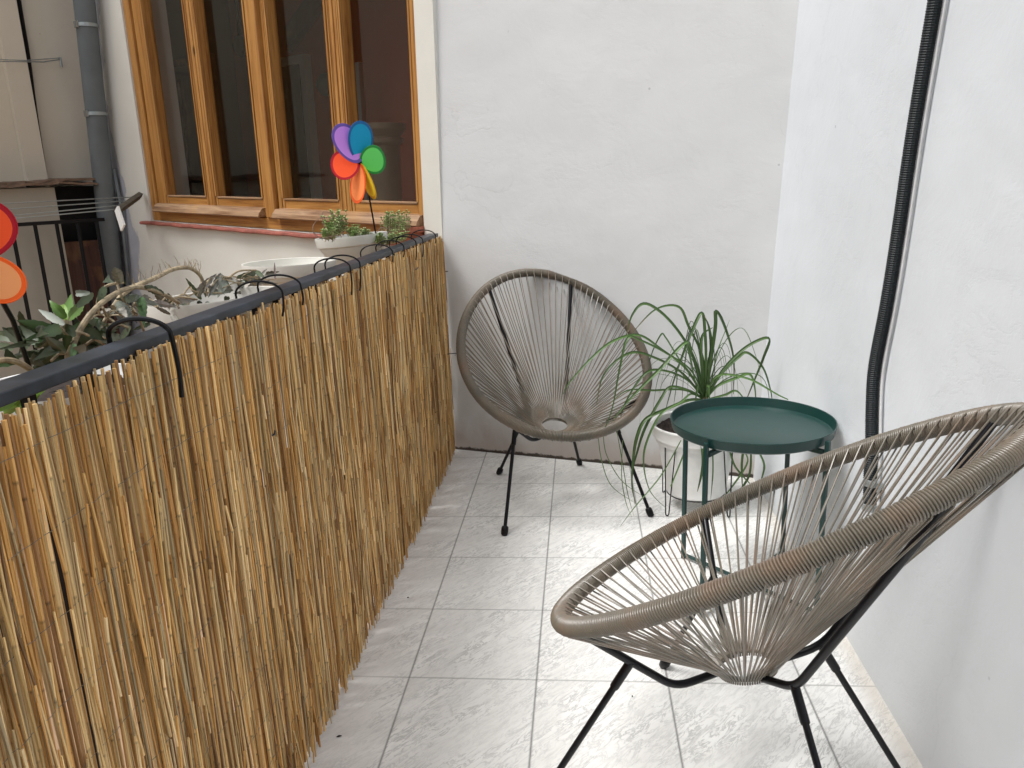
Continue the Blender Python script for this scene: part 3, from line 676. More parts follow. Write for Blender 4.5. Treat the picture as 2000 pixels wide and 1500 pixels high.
for i in range(60):
    p = (rk.uniform(20, 235), rk.uniform(640, 715)); a = rk.uniform(-2.9, -.2) if rk.random() < .65 else rk.uniform(.0, 3.1); L_ = rk.uniform(28, 75)
    q = (p[0] + L_ * math.cos(a), p[1] + L_ * math.sin(a) * .55)
    if q[1] < 600: continue
    pleaf(b, p, q, -.79 + rk.uniform(-.06, .05), rk.uniform(-.06, .06), rk.uniform(.004, .009), bow=rk.uniform(-.004, .010), c=rk.choice([GD, GD, G2, (.10, .12, .07), (.05, .07, .03), (.20, .17, .10)]), fold=rk.uniform(.2, .5), serr=.08, n=8)
local_build(b, 'leaves', M['leaf'], kal, smooth=True)
b = MB()
b.tube(smooth_path([onx(*q, X) for q in ((132, 720), (131, 660), (129, 632), (130, 618))]), [.004] * 6 * 3 + [.003], 7)
for (p, q) in (((130, 655), (112, 640)), ((131, 660), (160, 648)), ((130, 648), (100, 655)), ((128, 690), (100, 705))):
    b.tube([onx(*p, X), onx((p[0] + q[0]) / 2, (p[1] + q[1]) / 2 - 6, X), onx(*q, X)], .0022, 5)
b.tube(smooth_path([onx(*q, X + .02) for q in ((-20, 706), (15, 703), (40, 710), (60, 722))]), .004, 7)
local_build(b, 'stems', M['stalk'], kal, smooth=True)
# more narrow leaves round the stems, fanning out over the rail
# leggy old kalanchoe: long bare stems
old = empty('leggy_kalanchoe', (-.78, 1.2, .95)); tag(old, 'leggy succulent with long bare arching stems and wilted grey leaves', 'plant')
b = MB(); X = -.75
A1 = smooth_path([onx(u, v, x) for u, v, x in ((138, 690, -.76), (150, 655, -.76), (180, 610, -.75), (215, 580, -.75), (255, 562, -.75), (290, 564, -.755), (325, 578, -.76), (350, 592, -.77))], 6)
b.tube(A1, [.0050 - .0018 * i / len(A1) for i in range(len(A1))], 9)
A2 = smooth_path([onx(u, v, x) for u, v, x in ((222, 600, -.80), (245, 570, -.80), (275, 555, -.80), (305, 542, -.80), (338, 526, -.80), (368, 523, -.80), (388, 535, -.80), (395, 552, -.80), (385, 572, -.80))], 6)
b.tube(A2, [.0052 - .0018 * i / len(A2) for i in range(len(A2))], 9)
for q in (((225, 540), (240, 585), (270, 620), (282, 650)), ((240, 552), (205, 560), (190, 590), (195, 615)), ((200, 600), (215, 625), (250, 640)), ((330, 588), (350, 580), (385, 585)), ((385, 578), (410, 545), (430, 538)), ((430, 540), (455, 545), (462, 565)), ((150, 690), (190, 660), (240, 668)), ((440, 550), (465, 530), (500, 528)), ((120, 665), (160, 650), (230, 690))):
    b.tube(smooth_path([onx(u, v, -.77 + random.uniform(-.02, .02)) for u, v in q], 4), .0022, 6)
for path_, rng, L_ in ((A2, range(10, 42, 2), .03), (A1, range(20, 44, 5), .012)):
    for i in rng:
        if i >= len(path_): break
        for _ in range(2):
            s = path_[i]; d = V((random.gauss(0, .25), random.gauss(0, .5), 1)).normalized() * L_ * random.uniform(.25, 1)
            b.tube([s, s + d * .55 + V((0, random.gauss(0, .003), 0)), s + d], [.0007, .0006, .0004], 3)
for k in range(7):
    c_ = onx(random.uniform(355, 402), random.uniform(508, 522), -.80); r_ = random.uniform(.004, .010)
    b.tube([c_ + V((0, r_ * math.cos(a), r_ * math.sin(a))) for a in [k + .55 * j for j in range(9)]], .0004, 3)
rk = random.Random(8)
for i in range(16):
    u0 = rk.uniform(170, 470); y0 = 650 - (u0 - 170) * .3; P_ = [(u0 + j * rk.uniform(8, 26), y0 - 18 * math.sin(j * 1.0) - rk.uniform(0, 22)) for j in range(4)]
    b.tube(smooth_path([onx(u, v, -.78 + rk.uniform(-.03, .03)) for u, v in P_], 4), rk.uniform(.0010, .0022), 5)
local_build(b, 'stems', M['stalk'], old, smooth=True)
b = MB()
for (p, q, w_, bw, cl_) in (((252, 578), (322, 600), .010, .008, GR), ((276, 580), (282, 640), .011, .004, (.06, .13, .035)), ((228, 590), (262, 625), .012, .0, GR), ((236, 555), (224, 522), .012, .003, (.30, .29, .22)), ((228, 540), (246, 555), .012, .004, GD),
                            ((215, 545), (200, 552), .010, .004, (.2, .25, .16)), ((250, 598), (268, 632), .010, .004, (.36, .33, .27)), ((240, 600), (250, 650), .011, .004, GR), ((345, 588), (388, 584), .009, .002, (.32, .30, .26)), ((393, 585), (362, 542), .007, .0, (.16, .20, .11)),
                            ((385, 570), (424, 534), .010, .003, (.26, .24, .21)), ((432, 535), (406, 582), .009, .003, (.12, .12, .10)), ((440, 545), (425, 582), .012, .0, GR), ((452, 540), (462, 575), .012, -.003, (.46, .45, .41)), ((462, 542), (505, 530), .008, .006, GD), ((538, 545), (536, 512), .004, 0, (.18, .14, .12)),
                            ((500, 530), (520, 545), .008, .003, GD), ((300, 590), (345, 600), .009, .003, (.35, .30, .26)), ((180, 660), (225, 690), .012, .004, GD), ((185, 665), (240, 655), .011, .005, (.22, .25, .18)), ((170, 690), (232, 672), .009, .0, (.5, .5, .46)), ((205, 560), (188, 600), .008, .006, GD), ((160, 640), (205, 665), .012, .003, GD), ((400, 560), (440, 575), .010, .004, (.18, .17, .14)), ((410, 575), (470, 560), .009, .004, GR)):
    pleaf(b, p, q, -.775 + random.uniform(-.025, .025), random.uniform(-.04, .04), w_ * .82, bow=bw, c=cl_, c2=V(cl_) * .8, fold=random.uniform(.1, .5), serr=.1, n=12)
rk = random.Random(5)
for i in range(46):
    u0 = rk.uniform(170, 520); top = 690 - (u0 - 170) * .36
    p = (u0, top - rk.uniform(5, 75) * (1 if u0 < 330 else .55)); a = rk.uniform(0, 6.28); L_ = rk.uniform(22, 58); q = (p[0] + L_ * math.cos(a), p[1] + L_ * .6 * math.sin(a))
    if min(p[1], q[1]) < (515 if u0 > 330 else 555): continue
    pleaf(b, p, q, -.79 + rk.uniform(-.05, .04), rk.uniform(-.05, .05), rk.uniform(.004, .0085), bow=rk.uniform(-.006, .008), c=rk.choice([GR, (.26, .25, .20), (.16, .15, .11), GD, (.38, .36, .31), (.13, .15, .09)]), fold=rk.uniform(.2, .6), serr=.12, n=10)
local_build(b, 'leaves', M['specleaf'], old, smooth=True)

# sedum cushions
def sedum(name, label, spots, x, seed, n=26):
    random.seed(seed); e = empty(name, onx(spots[0][0], spots[0][1], x)); tag(e, label, 'succulent'); b = MB(); bs = MB()
    for (u, v, s, k, hgt) in spots:
        c0 = onx(u, v, x)
        for i in range(int(k * 2.2)):
            base = c0 + V((random.gauss(0, s * .45), random.gauss(0, s), random.uniform(-.012, .004))); tip = base + V((random.gauss(0, .010), random.gauss(0, .012), hgt * random.uniform(.35, 1)))
            bs.tube([base, tip], .0013, 4)
            m = random.randint(3, 5)
            for j in range(m):
                p = base.lerp(tip, (j + 1) / m)
                for q in range(6):
                    a = q * 1.05 + j; d = V((math.cos(a), math.sin(a), .55 + .3 * (j == m - 1))); g = random.uniform(.7, 1.3)
                    leaf(b, p, p + d.normalized() * random.uniform(.008, .013), .0034, c=(.20 * g, .33 * g, .10 * g), c2=(.38 * g, .48 * g, .20 * g), n=3, side=d.cross(V((0, 0, 1))), fold=.4)
    local_build(b, 'leaves', M['leaf'], e, smooth=True); local_build(bs, 'stems', M['stalk'], e)
    return e
sedum('sedum', 'pale green sedum clump at the left end of the grey planter', [(640, 462, .02, 8, .03), (655, 458, .028, 16, .07), (662, 455, .022, 12, .075), (690, 460, .03, 12, .035), (712, 460, .02, 6, .025), (640, 468, .02, 6, .03)], -.83, 3)
sedum('sedum', 'trailing sedum hanging over the handrail beside the grey planter', [(745, 478, .02, 7, .04), (762, 474, .03, 12, .04), (780, 470, .03, 10, .045), (738, 474, .008, 4, .03)], -.735, 5)
sedum('sedum', 'tall upright sedum growing in the small terracotta pot', [(765, 455, .03, 12, .08), (780, 450, .04, 16, .085), (800, 448, .04, 14, .075), (818, 448, .03, 8, .05), (758, 445, .02, 8, .07)], -.80, 9)
random.seed(21)
b = MB()
for q in (((640, 468), (615, 458), (612, 440), (628, 425), (650, 428), (655, 440)), ((645, 465), (632, 440), (630, 415), (650, 418), (668, 432)), ((655, 460), (625, 465), (610, 450))):
    b.tube(smooth_path([onx(u, v, -.775) for u, v in q], 6), .0011, 4)
for q in (((735, 455), (745, 445), (760, 450), (775, 475)), ((745, 478), (742, 465), (752, 455), (762, 452))):
    b.tube(smooth_path([onx(u, v, -.73) for u, v in q], 6), .0013, 4)
o = b.build('dry_runner', plain('dry_runner', (.20, .13, .09), .7)); tag(o, 'thin looping dry runners over the ends of the grey planter', 'dry stems')
# greens glimpsed under the rail at far left
e = empty('low_greens', onx(20, 790, -.75)); tag(e, 'bright green leaves glimpsed beneath the handrail at the left edge', 'plant'); b = MB()
for i in range(34):
    p = onx(random.uniform(-25, 55), random.uniform(775, 808), -.75); d = V((random.gauss(0, 1), random.gauss(0, 1), .6)).normalized(); leaf(b, p, p + d * .03, .006, c=(.22, .38, .06), n=4)
local_build(b, 'leaves', M['leaf'], e)

# ------------------------------------------------------------------ pinwheels
def pinwheel(label, hub, petals, stem, scale):
    hub = V(hub); e = empty('pinwheel', stem[-1]); tag(e, label, 'pinwheel', 'rainbow pinwheels in the planters')
    fw = (CAM - hub).normalized(); rt = V((0, 0, 1)).cross(fw).normalized(); up = fw.cross(rt)
    for (ang, L_, wd, tw, cin, cout, nm) in petals:
        a = math.radians(ang); ax = rt * math.cos(a) + up * math.sin(a); sd_ = rt * -math.sin(a) + up * math.cos(a)
        t = math.radians(tw); sd_ = sd_ * math.cos(t) + fw * math.sin(t); nr_ = ax.cross(sd_)
        ax = (ax + fw * .12).normalized()
        b = MB(); n = 36; L1 = L_ * scale; W1 = wd * scale; lift = fw * (.008 if 'purple' in nm else .0)
        def ring(f, off=0, z=0):
            return [hub + lift + ax * (L1 * .52 + L1 * .5 * f * math.cos(2 * math.pi * k / n) * (1)) + sd_ * (W1 * f * math.sin(2 * math.pi * k / n) * (1 + .14 * math.cos(2 * math.pi * k / n)) / 1.0) + nr_ * z for k in range(n)]
        for z in (.0007, -.0007):
            b.col = V(cout); b.mi = 0
            r0 = ring(1, z=z); r1 = ring(.86, z=z); b.rings([r0, r1] if z > 0 else [r1, r0], cap=False)
            b.col = V(cin); b.mi = 0
            r1 = ring(.86, z=z); r2 = ring(.45, z=z + .0); r3 = ring(.02, z=z)
            b.rings([r1, r2, r3] if z > 0 else [r3, r2, r1], cap=False)
        b.col = V(cout); b.tube([p for p in ring(1.0)], .0013, 6, loop=True)
        local_build(b, 'petal', M['petal'], e, smooth=False, label=nm)
    b = MB(); b.ball(hub, .007 * scale); b.tube([hub + fw * .006, hub - fw * .02, stem[0]], .0035, 7); local_build(b, 'hub', M['blackwire'], e, smooth=True)
    b = MB(); b.tube(stem, .0033, 8); local_build(b, 'stick', M['blackwire'], e, smooth=True)
PU = ((.60, .26, .82), (.16, .09, .40), 'purple petal'); BL = ((.0, .32, .58), (.01, .12, .34), 'blue petal'); GN = ((.16, .82, .18), (.02, .30, .06), 'green petal')
YE = ((.95, .74, .03), (.75, .42, .01), 'yellow petal'); OR = ((.98, .26, .07), (.80, .10, .01), 'orange petal'); RD = ((.97, .09, .015), (.42, .0, .015), 'red petal')
hub2 = onx(703, 318, -.76)
st2 = [hub2 + (hub2 - CAM).normalized() * .02 + V((.02, 0, .004)), onx(722, 390, -.78), onx(735, 462, -.78)]
kk = (hub2 - CAM).length / 1500
pinwheel('small rainbow pinwheel standing in the grey planter before the window', hub2, [
    (117, 74 * kk, 25 * kk, 22, *PU), (83, 72 * kk, 24 * kk, 26, *BL), (10, 46 * kk, 27 * kk, 22, *GN), (-72, 68 * kk, 22 * kk, 68, *YE), (-100, 72 * kk, 20 * kk, 48, *OR), (186, 52 * kk, 27 * kk, 20, *RD)], st2, 1.0)
hub1 = onx(-74, 505, -.72); k1 = (hub1 - CAM).dot(CF) / 1500 * .84
st1 = [hub1 + (hub1 - CAM).normalized() * .02 + V((.02, 0, 0)), onx(25, 625, -.735), onx(62, 730, -.75)]
pinwheel('rainbow pinwheel cut by the left edge, red and orange petals showing', hub1, [
    (50, 150 * k1, 62 * k1, 8, *RD), (-43, 138 * k1, 50 * k1, 5, (.98, .38, .14), (.97, .13, .01), 'orange petal'), (108, 128 * k1, 52 * k1, 10, *PU), (-100, 128 * k1, 50 * k1, 10, *YE), (-160, 130 * k1, 50 * k1, 10, *GN), (165, 130 * k1, 50 * k1, 10, *BL)], st1, 1.0)

# ------------------------------------------------------------------ string chair
S = 1.225
CP = dict(a=0.3177, z0=0.4972, h=0.2013, k1=-0.0014, m1=0.0011, w=0.2891, w2=-0.0172, w3=0.0006, hy=0.0245, hz=0.2336, rh=0.045, cy=0.0142, cz=0.2213, b1x=0.0928, b1y=0.1037, b1z=0.2187, t1=2.2779, nf=0.4394, b2x=0.0646, b2y=-0.072, b2z=0.273, t2=0.5966, f1x=0.2274, f1y=0.2815, f2x=0.1488, f2y=-0.2036)
def rimp(t):
    P = CP; return V((P['w'] * math.sin(t) + P['w2'] * math.sin(2 * t) + P['w3'] * math.sin(3 * t), -P['a'] * math.cos(t) + P['m1'] * math.cos(2 * t), P['z0'] + P['h'] * math.cos(t) + P['k1'] * math.cos(2 * t))) * S
def make_chair():
    ch = empty('string_chair'); RR = .0182
    dense = [rimp(2 * math.pi * i / 720) for i in range(720)]; L = sum((dense[i] - dense[i - 1]).length for i in range(720))
    turns = int(L / .0050); path, _ = resample(dense, turns * 6, loop=True)
    gap = {int(turns * k / 78) for k in range(78)}
    # coil-wrapped rim: each turn is a ridge, slightly slanted like real winding
    cen = sum(path, V()) / len(path); n = 18; rs = []; m = len(path)
    wob = [random.uniform(.985, 1.02) for _ in range(turns)]; 
    for i in range(m):
        t = (path[(i + 1) % m] - path[i - 1]).normalized(); o_ = path[i] - cen; o_ = (o_ - t * o_.dot(t)).normalized(); bi = t.cross(o_)
        k = i // 6; ph = i % 6; r = RR * (wob[k] if ph else 1) * (.79, .94, 1.01, 1.03, 1.01, .94)[ph]
        if k in gap and ph == 0: r *= .86
        row = []
        for j in range(n):
            a = 2 * math.pi * j / n; row.append(path[i] + t * (.0018 * math.sin(a)) + (o_ * math.cos(a) + bi * math.sin(a)) * r)
        rs.append(row)
    b = MB(); b.rings(rs, loop=True); b.build('wrapped_rim', M['cord'], ch, smooth=True)
    hc = V((0, CP['hy'], CP['hz'] + .003)) * S; hr = CP['rh'] * S * 1.02
    TZ = .24
    # radial cords: each anchor sends one strand off the inner face and one off the outer face
    NA = 78; an, _ = resample(dense, NA, loop=True); b = MB()
    off = random.random()
    for i in range(NA):
        p = an[i]; q = dense[0]; o_ = (p - cen); az = math.atan2(p.x, -(p.y - hc.y) ) ; ang = 2 * math.pi * i / NA
        # hub angle follows the anchor's direction seen from above, blended to spread evenly
        aa = math.atan2(p.x - hc.x, -(p.y - hc.y)); 
        d = ang - aa; d = (d + math.pi) % (2 * math.pi) - math.pi; h_ = aa + d * .5
        for s in (1, -1):
            ha = h_ + s * .014; H = hc + V((math.sin(ha), -math.cos(ha), TZ * math.cos(ha))) * hr + V((0, 0, -.004 if s > 0 else .004))
            dirv = (H - p).normalized(); nrm = (V((0, 0, 1)) - dirv * dirv.z).normalized()
            tn = (an[(i + 1) % NA] - an[i - 1]).normalized()
            top = p + nrm * (RR + .0016) * s + tn * (.0022 * s); sag = nrm * -random.uniform(.001, .0035)
            pts = [top - dirv * .006 - nrm * s * .004, top + dirv * .004]
            pts += [top.lerp(H, t) + sag * 4 * t * (1 - t) * 1.0 for t in (.12, .3, .5, .7, .9)]
            pts += [H, H + dirv * .004 - nrm * s * .004]
            b.tube(pts, .00185, 7)
    b.build('cords', M['cord'], ch, smooth=True)
    b = MB(); b.tube([hc + V((math.sin(a), -math.cos(a), TZ * math.cos(a))) * (hr) for a in [2 * math.pi * k / 40 for k in range(40)]], .0034, 8, loop=True); b.build('seat_ring', M['cord'], ch, smooth=True)
    g = {}
    for s in (1, -1):
        f = lambda x, y, z: V((x * s, y, z)) * S
        a1 = rimp(CP['t1']); a2 = rimp(CP['t2']); a1.x *= s; a2.x *= s; B1 = f(CP['b1x'], CP['b1y'], CP['b1z']); B2 = f(CP['b2x'], CP['b2y'], CP['b2z']); C_ = V((0, CP['cy'], CP['cz'] - .004)) * S
        N1 = B1.lerp(a1, CP['nf'])
        b = MB(); E1 = hc + V((hr * .60 * s, hr * .80, -.014)); E2 = hc + V((hr * .60 * s, -hr * .80, .008)); b.tube(fillet([a1, N1, B1, E1], .035), .0078, 12); b.tube(fillet([a2, B2, E2], .035), .0078, 12)
        b.build('frame', M['black'], ch, smooth=True)
        dA = (a2 - B2).normalized(); dB = (E2 - B2); q_ = min(.035, dB.length * .45); K2 = B2 + (dA * q_ + dB.normalized() * q_) * .25
        for (top, F) in ((N1, f(CP['f1x'], CP['f1y'], 0)), (K2, f(CP['f2x'], CP['f2y'], 0))):
            F = F + V((0, 0, .011)); d = (F - top).normalized(); k0 = top - d * .001; k1_ = top + d * .062
            b = MB(); b.tube([k0, k1_, k1_ + d * .004, k1_ + d * .0041, F], [.0090, .0090, .0085, .0066, .0066], 12); lg = b.build('leg', M['black'], ch, smooth=True)
            b = MB(); b.tube([F - d * .022, F - d * .018, F - d * .004, F + d * .006, F + V((0, 0, -.0105))], [.0095, .0125, .0135, .0125, .010], 14); b.build('foot_cap', M['blackwire'], lg, smooth=True)
    return ch
def dup(root):
    r = root.copy(); scene.collection.objects.link(r)
    for c_ in list(root.children):
        k = c_.copy(); scene.collection.objects.link(k); k.parent = r
        for g in c_.children:
            q = g.copy(); scene.collection.objects.link(q); q.parent = k
    return r
ch1 = make_chair(); ch2 = dup(ch1)
for o, x, y, th, lab in ((ch1, -.0994, 2.4043, -1.2779, 'far rattan string chair facing us before the white end wall'), (ch2, .2766, 1.0947, 2.5706, 'near rattan string chair seen from the side, closest to the camera')):
    o.location = (x * S, y * S, 0)
    # local +y is the front; mirror-free rotation
    o.rotation_euler = (0, 0, th - math.pi / 2); tag(o, lab, 'chair', 'rattan string chairs')

# ------------------------------------------------------------------ green tray table
tc = V((.488, 2.187, 0)); TR = .232; ZT = .54
tb = empty('tray_table', tc); tag(tb, 'dark green round metal tray table between the two string chairs', 'table')
b = MB(); b.lathe([(0.001, -.030), (TR - .016, -.030), (TR - .010, -.027), (TR - .0035, -.001), (TR - .001, 0), (TR, -.002), (TR - .006, -.029), (TR - .012, -.0335), (0.001, -.0335)], (0, 0, ZT), 96)
b.build('tray', M['green'], tb, smooth=True)
angs = [math.radians(a) for a in (133, 229, 313, 49)]
for a in angs:
    c_, s_ = math.cos(a), math.sin(a); r = TR + .004; b = MB()
    def P(rr, tt, z): return V((c_ * rr - s_ * tt, s_ * rr + c_ * tt, z))
    b.hexa([P(r - .003, -.006, 0), P(r + .010, -.006, 0), P(r + .010, .006, 0), P(r - .003, .006, 0)], [P(r - .003, -.006, ZT - .012), P(r + .010, -.006, ZT - .012), P(r + .010, .006, ZT - .012), P(r - .003, .006, ZT - .012)])
    b.build('leg', M['green'], tb, bevel=.002)
for k in range(2):
    a = angs[k]; c_, s_ = math.cos(a), math.sin(a)
    def P(rr, tt, z): return V((c_ * rr - s_ * tt, s_ * rr + c_ * tt, z))
    for z0, z1, rr in ((ZT - .052 - .003 * k, ZT - .040 - .003 * k, TR), (.012 + .007 * k, .018 + .007 * k, TR)):
        b = MB(); b.hexa([P(-rr, -.006, z0), P(rr, -.006, z0), P(rr, .006, z0), P(-rr, .006, z0)], [P(-rr, -.006, z1), P(rr, -.006, z1), P(rr, .006, z1), P(-rr, .006, z1)]); b.build('crossbar', M['green'], tb)

# ------------------------------------------------------------------ flower pot on wire stand, ponytail plant
PC = V((.425, 2.80, 0)); ZB, ZR = .062, .335; RB, RRm = .112, .168
st = empty('wire_plant_stand', PC); tag(st, 'black wire hairpin plant stand holding the white flower pot', 'plant stand')
zr = .268; rg = .148
b = MB(); b.tube([V((rg * math.cos(a), rg * math.sin(a), zr)) for a in [2 * math.pi * k / 48 for k in range(48)]], .0022, 6, loop=True); b.build('ring', M['blackwire'], st, smooth=True)
b = MB(); b.tube([V((.108 * math.cos(a), .108 * math.sin(a), ZB - .004)) for a in [2 * math.pi * k / 40 for k in range(40)]], .0022, 6, loop=True); b.build('base_ring', M['blackwire'], st, smooth=True)
for a0 in (222, 312, 42, 132):
    a = math.radians(a0); da = math.radians(9.5)
    P = [V((rg * math.cos(a - da), rg * math.sin(a - da), zr)), V(((rg + .01) * math.cos(a - .05), (rg + .01) * math.sin(a - .05), .012)), V(((rg + .012) * math.cos(a - .03), (rg + .012) * math.sin(a - .03), .004)), V(((rg + .012) * math.cos(a + .03), (rg + .012) * math.sin(a + .03), .004)), V(((rg + .01) * math.cos(a + .05), (rg + .01) * math.sin(a + .05), .012)), V((rg * math.cos(a + da), rg * math.sin(a + da), zr))]
    b = MB(); b.tube(fillet(P, .012), .0024, 6); b.build('hairpin_leg', M['blackwire'], st, smooth=True)
pt = empty('flower_pot', PC + V((0, 0, ZB))); tag(pt, 'white ribbed plastic flower pot with dark soil behind the green table', 'flower pot')
H = ZR - ZB; prof = [(.001, .0), (RB - .004, .0), (RB, .005)]
for k in range(26):
    t = k / 25; z = .02 + t * (H - .085); prof += [(RB + (RRm - .022 - RB) * t, z), (RB + (RRm - .022 - RB) * t + .0008, z + .004)]
prof += [(RRm - .020, H - .055), (RRm - .006, H - .05), (RRm - .003, H - .012), (RRm + .002, H - .006), (RRm + .002, H - .001), (RRm - .004, H), (RRm - .010, H - .004), (RRm - .016, H - .07), (.001, H - .07)]
b = MB(); b.lathe(prof, (0, 0, 0), 72); b.build('pot_body', M['pot'], pt, smooth=True)
b = MB(); rs = []
for i in range(14):
    r = (RRm - .014) * (1 - i / 14) + .001; rs.append([V((r * math.cos(a), r * math.sin(a), H - .028 + random.uniform(-.008, .008) + .012 * (i / 14))) for a in [2 * math.pi * k / 40 for k in range(40)]])
b.rings(rs[::1], cap=True)
for i in range(60):
    a = random.random() * 6.28; r = random.random() ** .5 * (RRm - .03); b.ball((r * math.cos(a), r * math.sin(a), H - .024), random.uniform(.003, .009), 6)
b.build('soil', M['soil'], pt)
pn = empty('ponytail_plant', PC + V((.02, 0, ZR - .03))); tag(pn, 'spiky green plant with long arching grassy leaves in the white pot', 'plant')
b = MB()
def blade(pts, w, g=1.0, k=7, tipw=.15):
    pts = smooth_path(pts, k); m = len(pts)
    g_ = V((.05, .105, .032)) * g; lt = V((.115, .20, .055)) * g; rows = []
    for i, p in enumerate(pts):
        t = i / (m - 1); d = (pts[min(i + 1, m - 1)] - pts[max(i - 1, 0)]).normalized(); vw = (CAM - p).normalized()
        sd_ = d.cross(V((.25, -.7, .6))).normalized(); up = sd_.cross(d)
        ww = w * (.75 + .6 * t if t < .35 else (.96 if t < .6 else .96 - (t - .6) * 2.0)) * .5; ww = max(ww, w * tipw * .5)
        rows.append([(p + sd_ * ww + up * ww * .55, g_), (p, (lt * (1 - .4 * t) + g_ * .3) if t < .88 or g > .9 else V((.22, .17, .08))), (p - sd_ * ww + up * ww * .55, g_)])
    ids = [[b.vert(*q) for q in r] for r in rows]
    for i in range(m - 1):
        for j in range(2): b.face((ids[i][j], ids[i][j + 1], ids[i + 1][j + 1], ids[i + 1][j]))
YP = PC.y
def bl(px, w=.009, g=1.0):
    w *= 1.2   # pixel path with depth offsets
    blade([ony(u, v, YP + dy) for u, v, dy in px], w, g)
base = (1376, 782, 0)
B_ = [
 ([base, (1355, 700, 0), (1310, 630, -.02), (1262, 594, -.03), (1235, 615, -.04), (1222, 660, -.05)], .011),
 ([base, (1372, 700, .02), (1345, 640, .02), (1325, 600, .03), (1280, 605, .03), (1235, 650, .02)], .010),
 ([base, (1378, 700, .0), (1376, 650, 0), (1370, 612, .0), (1350, 650, -.02), (1320, 730, -.04), (1300, 800, -.05)], .011),
 ([base, (1388, 700, .0), (1396, 640, 0), (1398, 609, .0), (1415, 640, .02), (1432, 700, .03), (1432, 770, .04)], .013),
 ([base, (1410, 725, .0), (1455, 680, 0), (1500, 661, .0), (1490, 700, .02), (1470, 750, .03), (1450, 800, .03)], .010),
 ([base, (1405, 735, .02), (1440, 700, .03), (1460, 690, .03), (1490, 720, .05), (1505, 765, .05), (1508, 790, .05)], .010),
 ([base, (1400, 755, .0), (1440, 738, 0), (1464, 732, 0), (1474, 760, 0), (1476, 800, 0)], .010),
 ([base, (1350, 690, -.02), (1338, 670, -.04), (1290, 720, -.08), (1230, 780, -.1), (1190, 830, -.12)], .011),
 ([base, (1340, 722, -.02), (1290, 682, -.04), (1246, 655, -.08), (1195, 668, -.12), (1150, 705, -.16), (1110, 750, -.18), (1100, 770, -.18)], .009),
 ([base, (1335, 732, -.02), (1280, 700, -.06), (1230, 690, -.1), (1180, 730, -.13), (1165, 790, -.14)], .009),
 ([base, (1350, 725, -.04), (1300, 690, -.1), (1250, 665, -.16), (1225, 662, -.18), (1210, 720, -.2), (1195, 800, -.2), (1175, 850, -.2)], .008),
 ([base, (1345, 745, -.02), (1300, 725, -.05), (1260, 730, -.08), (1220, 790, -.1), (1205, 850, -.1)], .008),
 ([base, (1335, 762, -.02), (1275, 763, -.05), (1225, 763, -.08), (1190, 790, -.12)], .007),
 ([base, (1350, 765, -.05), (1310, 756, -.08), (1290, 780, -.1), (1260, 835, -.12), (1245, 880, -.12), (1234, 930, -.12), (1240, 985, -.12)], .009),
 ([base, (1345, 782, -.06), (1300, 800, -.10), (1260, 820, -.12), (1243, 855, -.13), (1236, 900, -.13), (1234, 950, -.13), (1242, 985, -.13)], .011),
 ([base, (1350, 770, -.05), (1330, 785, -.1), (1290, 810, -.13), (1262, 865, -.14), (1257, 910, -.14), (1270, 960, -.14), (1300, 992, -.14)], .007),
 ([base, (1415, 772, 0), (1440, 765, -.02), (1465, 800, -.03)], .008),
 ([base, (1400, 735, -.03), (1460, 700 + 40, -.06), (1520, 772, -.1), (1557, 788, -.12)], .008),
 ([base, (1372, 740, 0), (1368, 690, 0), (1372, 655, .01), (1392, 640, .02)], .012),
 ([base, (1384, 730, 0), (1388, 680, 0), (1384, 640, .0), (1374, 615, .0)], .012),
 ([base, (1362, 725, -.01), (1350, 690, -.02), (1342, 670, -.02), (1352, 720, -.05), (1362, 770, -.06)], .010),
 ([base, (1390, 740, .03), (1400, 690, .06), (1415, 650, .1), (1425, 625, .12)], .004),
 ([base, (1355, 740, .05), (1325, 700, .08), (1300, 660, .1), (1290, 655, .1), (1270, 700, .12), (1262, 760, .12)], .006),
 ([base, (1350, 750, .05), (1320, 720, .08), (1322, 740, .1), (1316, 790, .1)], .006),
 ([base, (1380, 760, -.06), (1383, 757, -.07), (1386, 790, -.08)], .011),
 ([base, (1366, 760, -.06), (1362, 757, -.07), (1357, 790, -.08)], .011),
]
random.seed(4)
for P_, w_ in B_: bl(P_, w_, random.uniform(.75, 1.25))
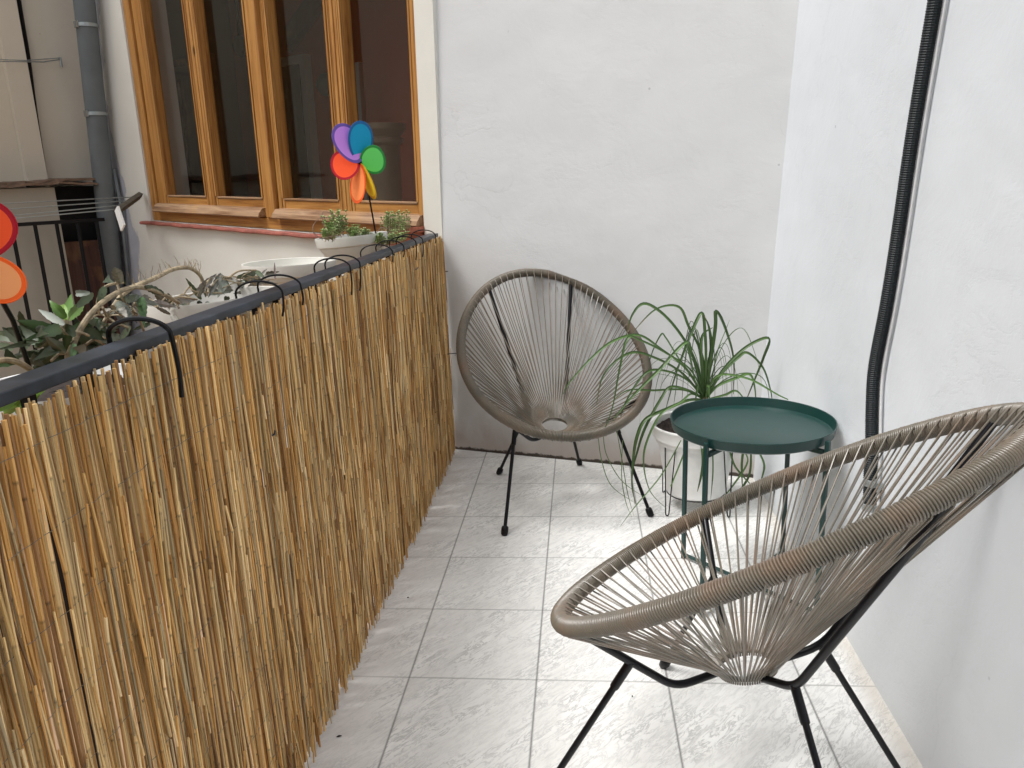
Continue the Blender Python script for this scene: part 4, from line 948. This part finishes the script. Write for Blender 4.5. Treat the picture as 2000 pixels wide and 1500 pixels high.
# blades hanging below the rim to the right and in front of the pot
for P_, w_ in (([(1420, 860, -.1), (1432, 905, -.1), (1450, 930, -.08), (1470, 950, -.08)], .008), ([(1455, 860, -.08), (1448, 905, -.08), (1450, 960, -.06)], .009), ([(1480, 880, -.05), (1492, 910, -.05), (1484, 945, -.05)], .008), ([(1370, 870, -.16), (1372, 910, -.17), (1362, 960, -.17)], .010), ([(1391, 870, -.16), (1392, 920, -.16), (1388, 975, -.16)], .005), ([(1466, 870, -.06), (1462, 930, -.06), (1430, 975, -.06)], .008), ([(1440, 870, -.1), (1460, 900, -.1), (1430, 950, -.1), (1400, 985, -.1)], .006),
              ([(1168, 850, -.2), (1175, 900, -.2), (1195, 950, -.2), (1245, 985, -.2)], .003), ([(1178, 850, -.2), (1185, 890, -.2), (1215, 940, -.2), (1265, 975, -.2)], .003), ([(1205, 845, -.2), (1215, 900, -.2), (1225, 960, -.2), (1238, 1008, -.22)], .003), ([(1216, 860, -.2), (1214, 930, -.2), (1222, 980, -.2), (1234, 1010, -.22)], .003), ([(1330, 860, -.18), (1290, 930, -.2), (1240, 990, -.25), (1210, 1030, -.3)], .004), ([(1310, 950, -.2), (1330, 900, -.18), (1345, 860, -.15)], .005)):
    bl(P_, w_, random.uniform(.7, 1.3))
# extra random thin blades for volume
for i in range(30):
    a = random.uniform(0, 2 * math.pi); R_ = random.uniform(.12, .34); hgt = random.uniform(.10, .30); dr = random.uniform(.05, .35)
    c0 = ony(1376, 782, YP); d = V((math.cos(a), math.sin(a) * .7, 0))
    if d.y > 0: R_ *= .45
    if d.x > .2: R_ *= .7
    pts = [c0, c0 + d * R_ * .3 + V((0, 0, hgt * .7)), c0 + d * R_ * .7 + V((0, 0, hgt)), c0 + d * R_ * 1.0 + V((0, 0, hgt * .65)), c0 + d * R_ * 1.12 + V((0, 0, hgt * .65 - dr * .6))]
    blade(pts, random.uniform(.0012, .0045), random.uniform(.5, 1.0))
local_build(b, 'leaves', M['leaf'], pn, smooth=True)
b = MB(); c0 = ony(1376, 782, YP); b.tube([V((PC.x + .02, PC.y, ZR - .05)), V((c0.x, c0.y, c0.z - .02)), c0 + V((0, 0, .015))], [.03, .018, .008], 12); local_build(b, 'stem', M['stalk'], pn, smooth=True)

# ------------------------------------------------------------------ small debris on the tiles
for (u, v, L_, a, lab) in ((662, 1438, .012, .4, 'tiny dark twig on the near left tile'), (797, 1167, .006, .2, 'tiny dark crumb on the floor beside the reed screen'), (1235, 1360, .004, 1, 'tiny speck under the near string chair')):
    q = onz(u, v, .0022); b = MB(); b.tube([q - V((math.cos(a), math.sin(a), 0)) * L_ / 2, q + V((0, 0, .001)), q + V((math.cos(a), math.sin(a), 0)) * L_ / 2], [.0008, .002, .0008], 6); o = b.build('debris', M['blackwire']); tag(o, lab, 'debris')
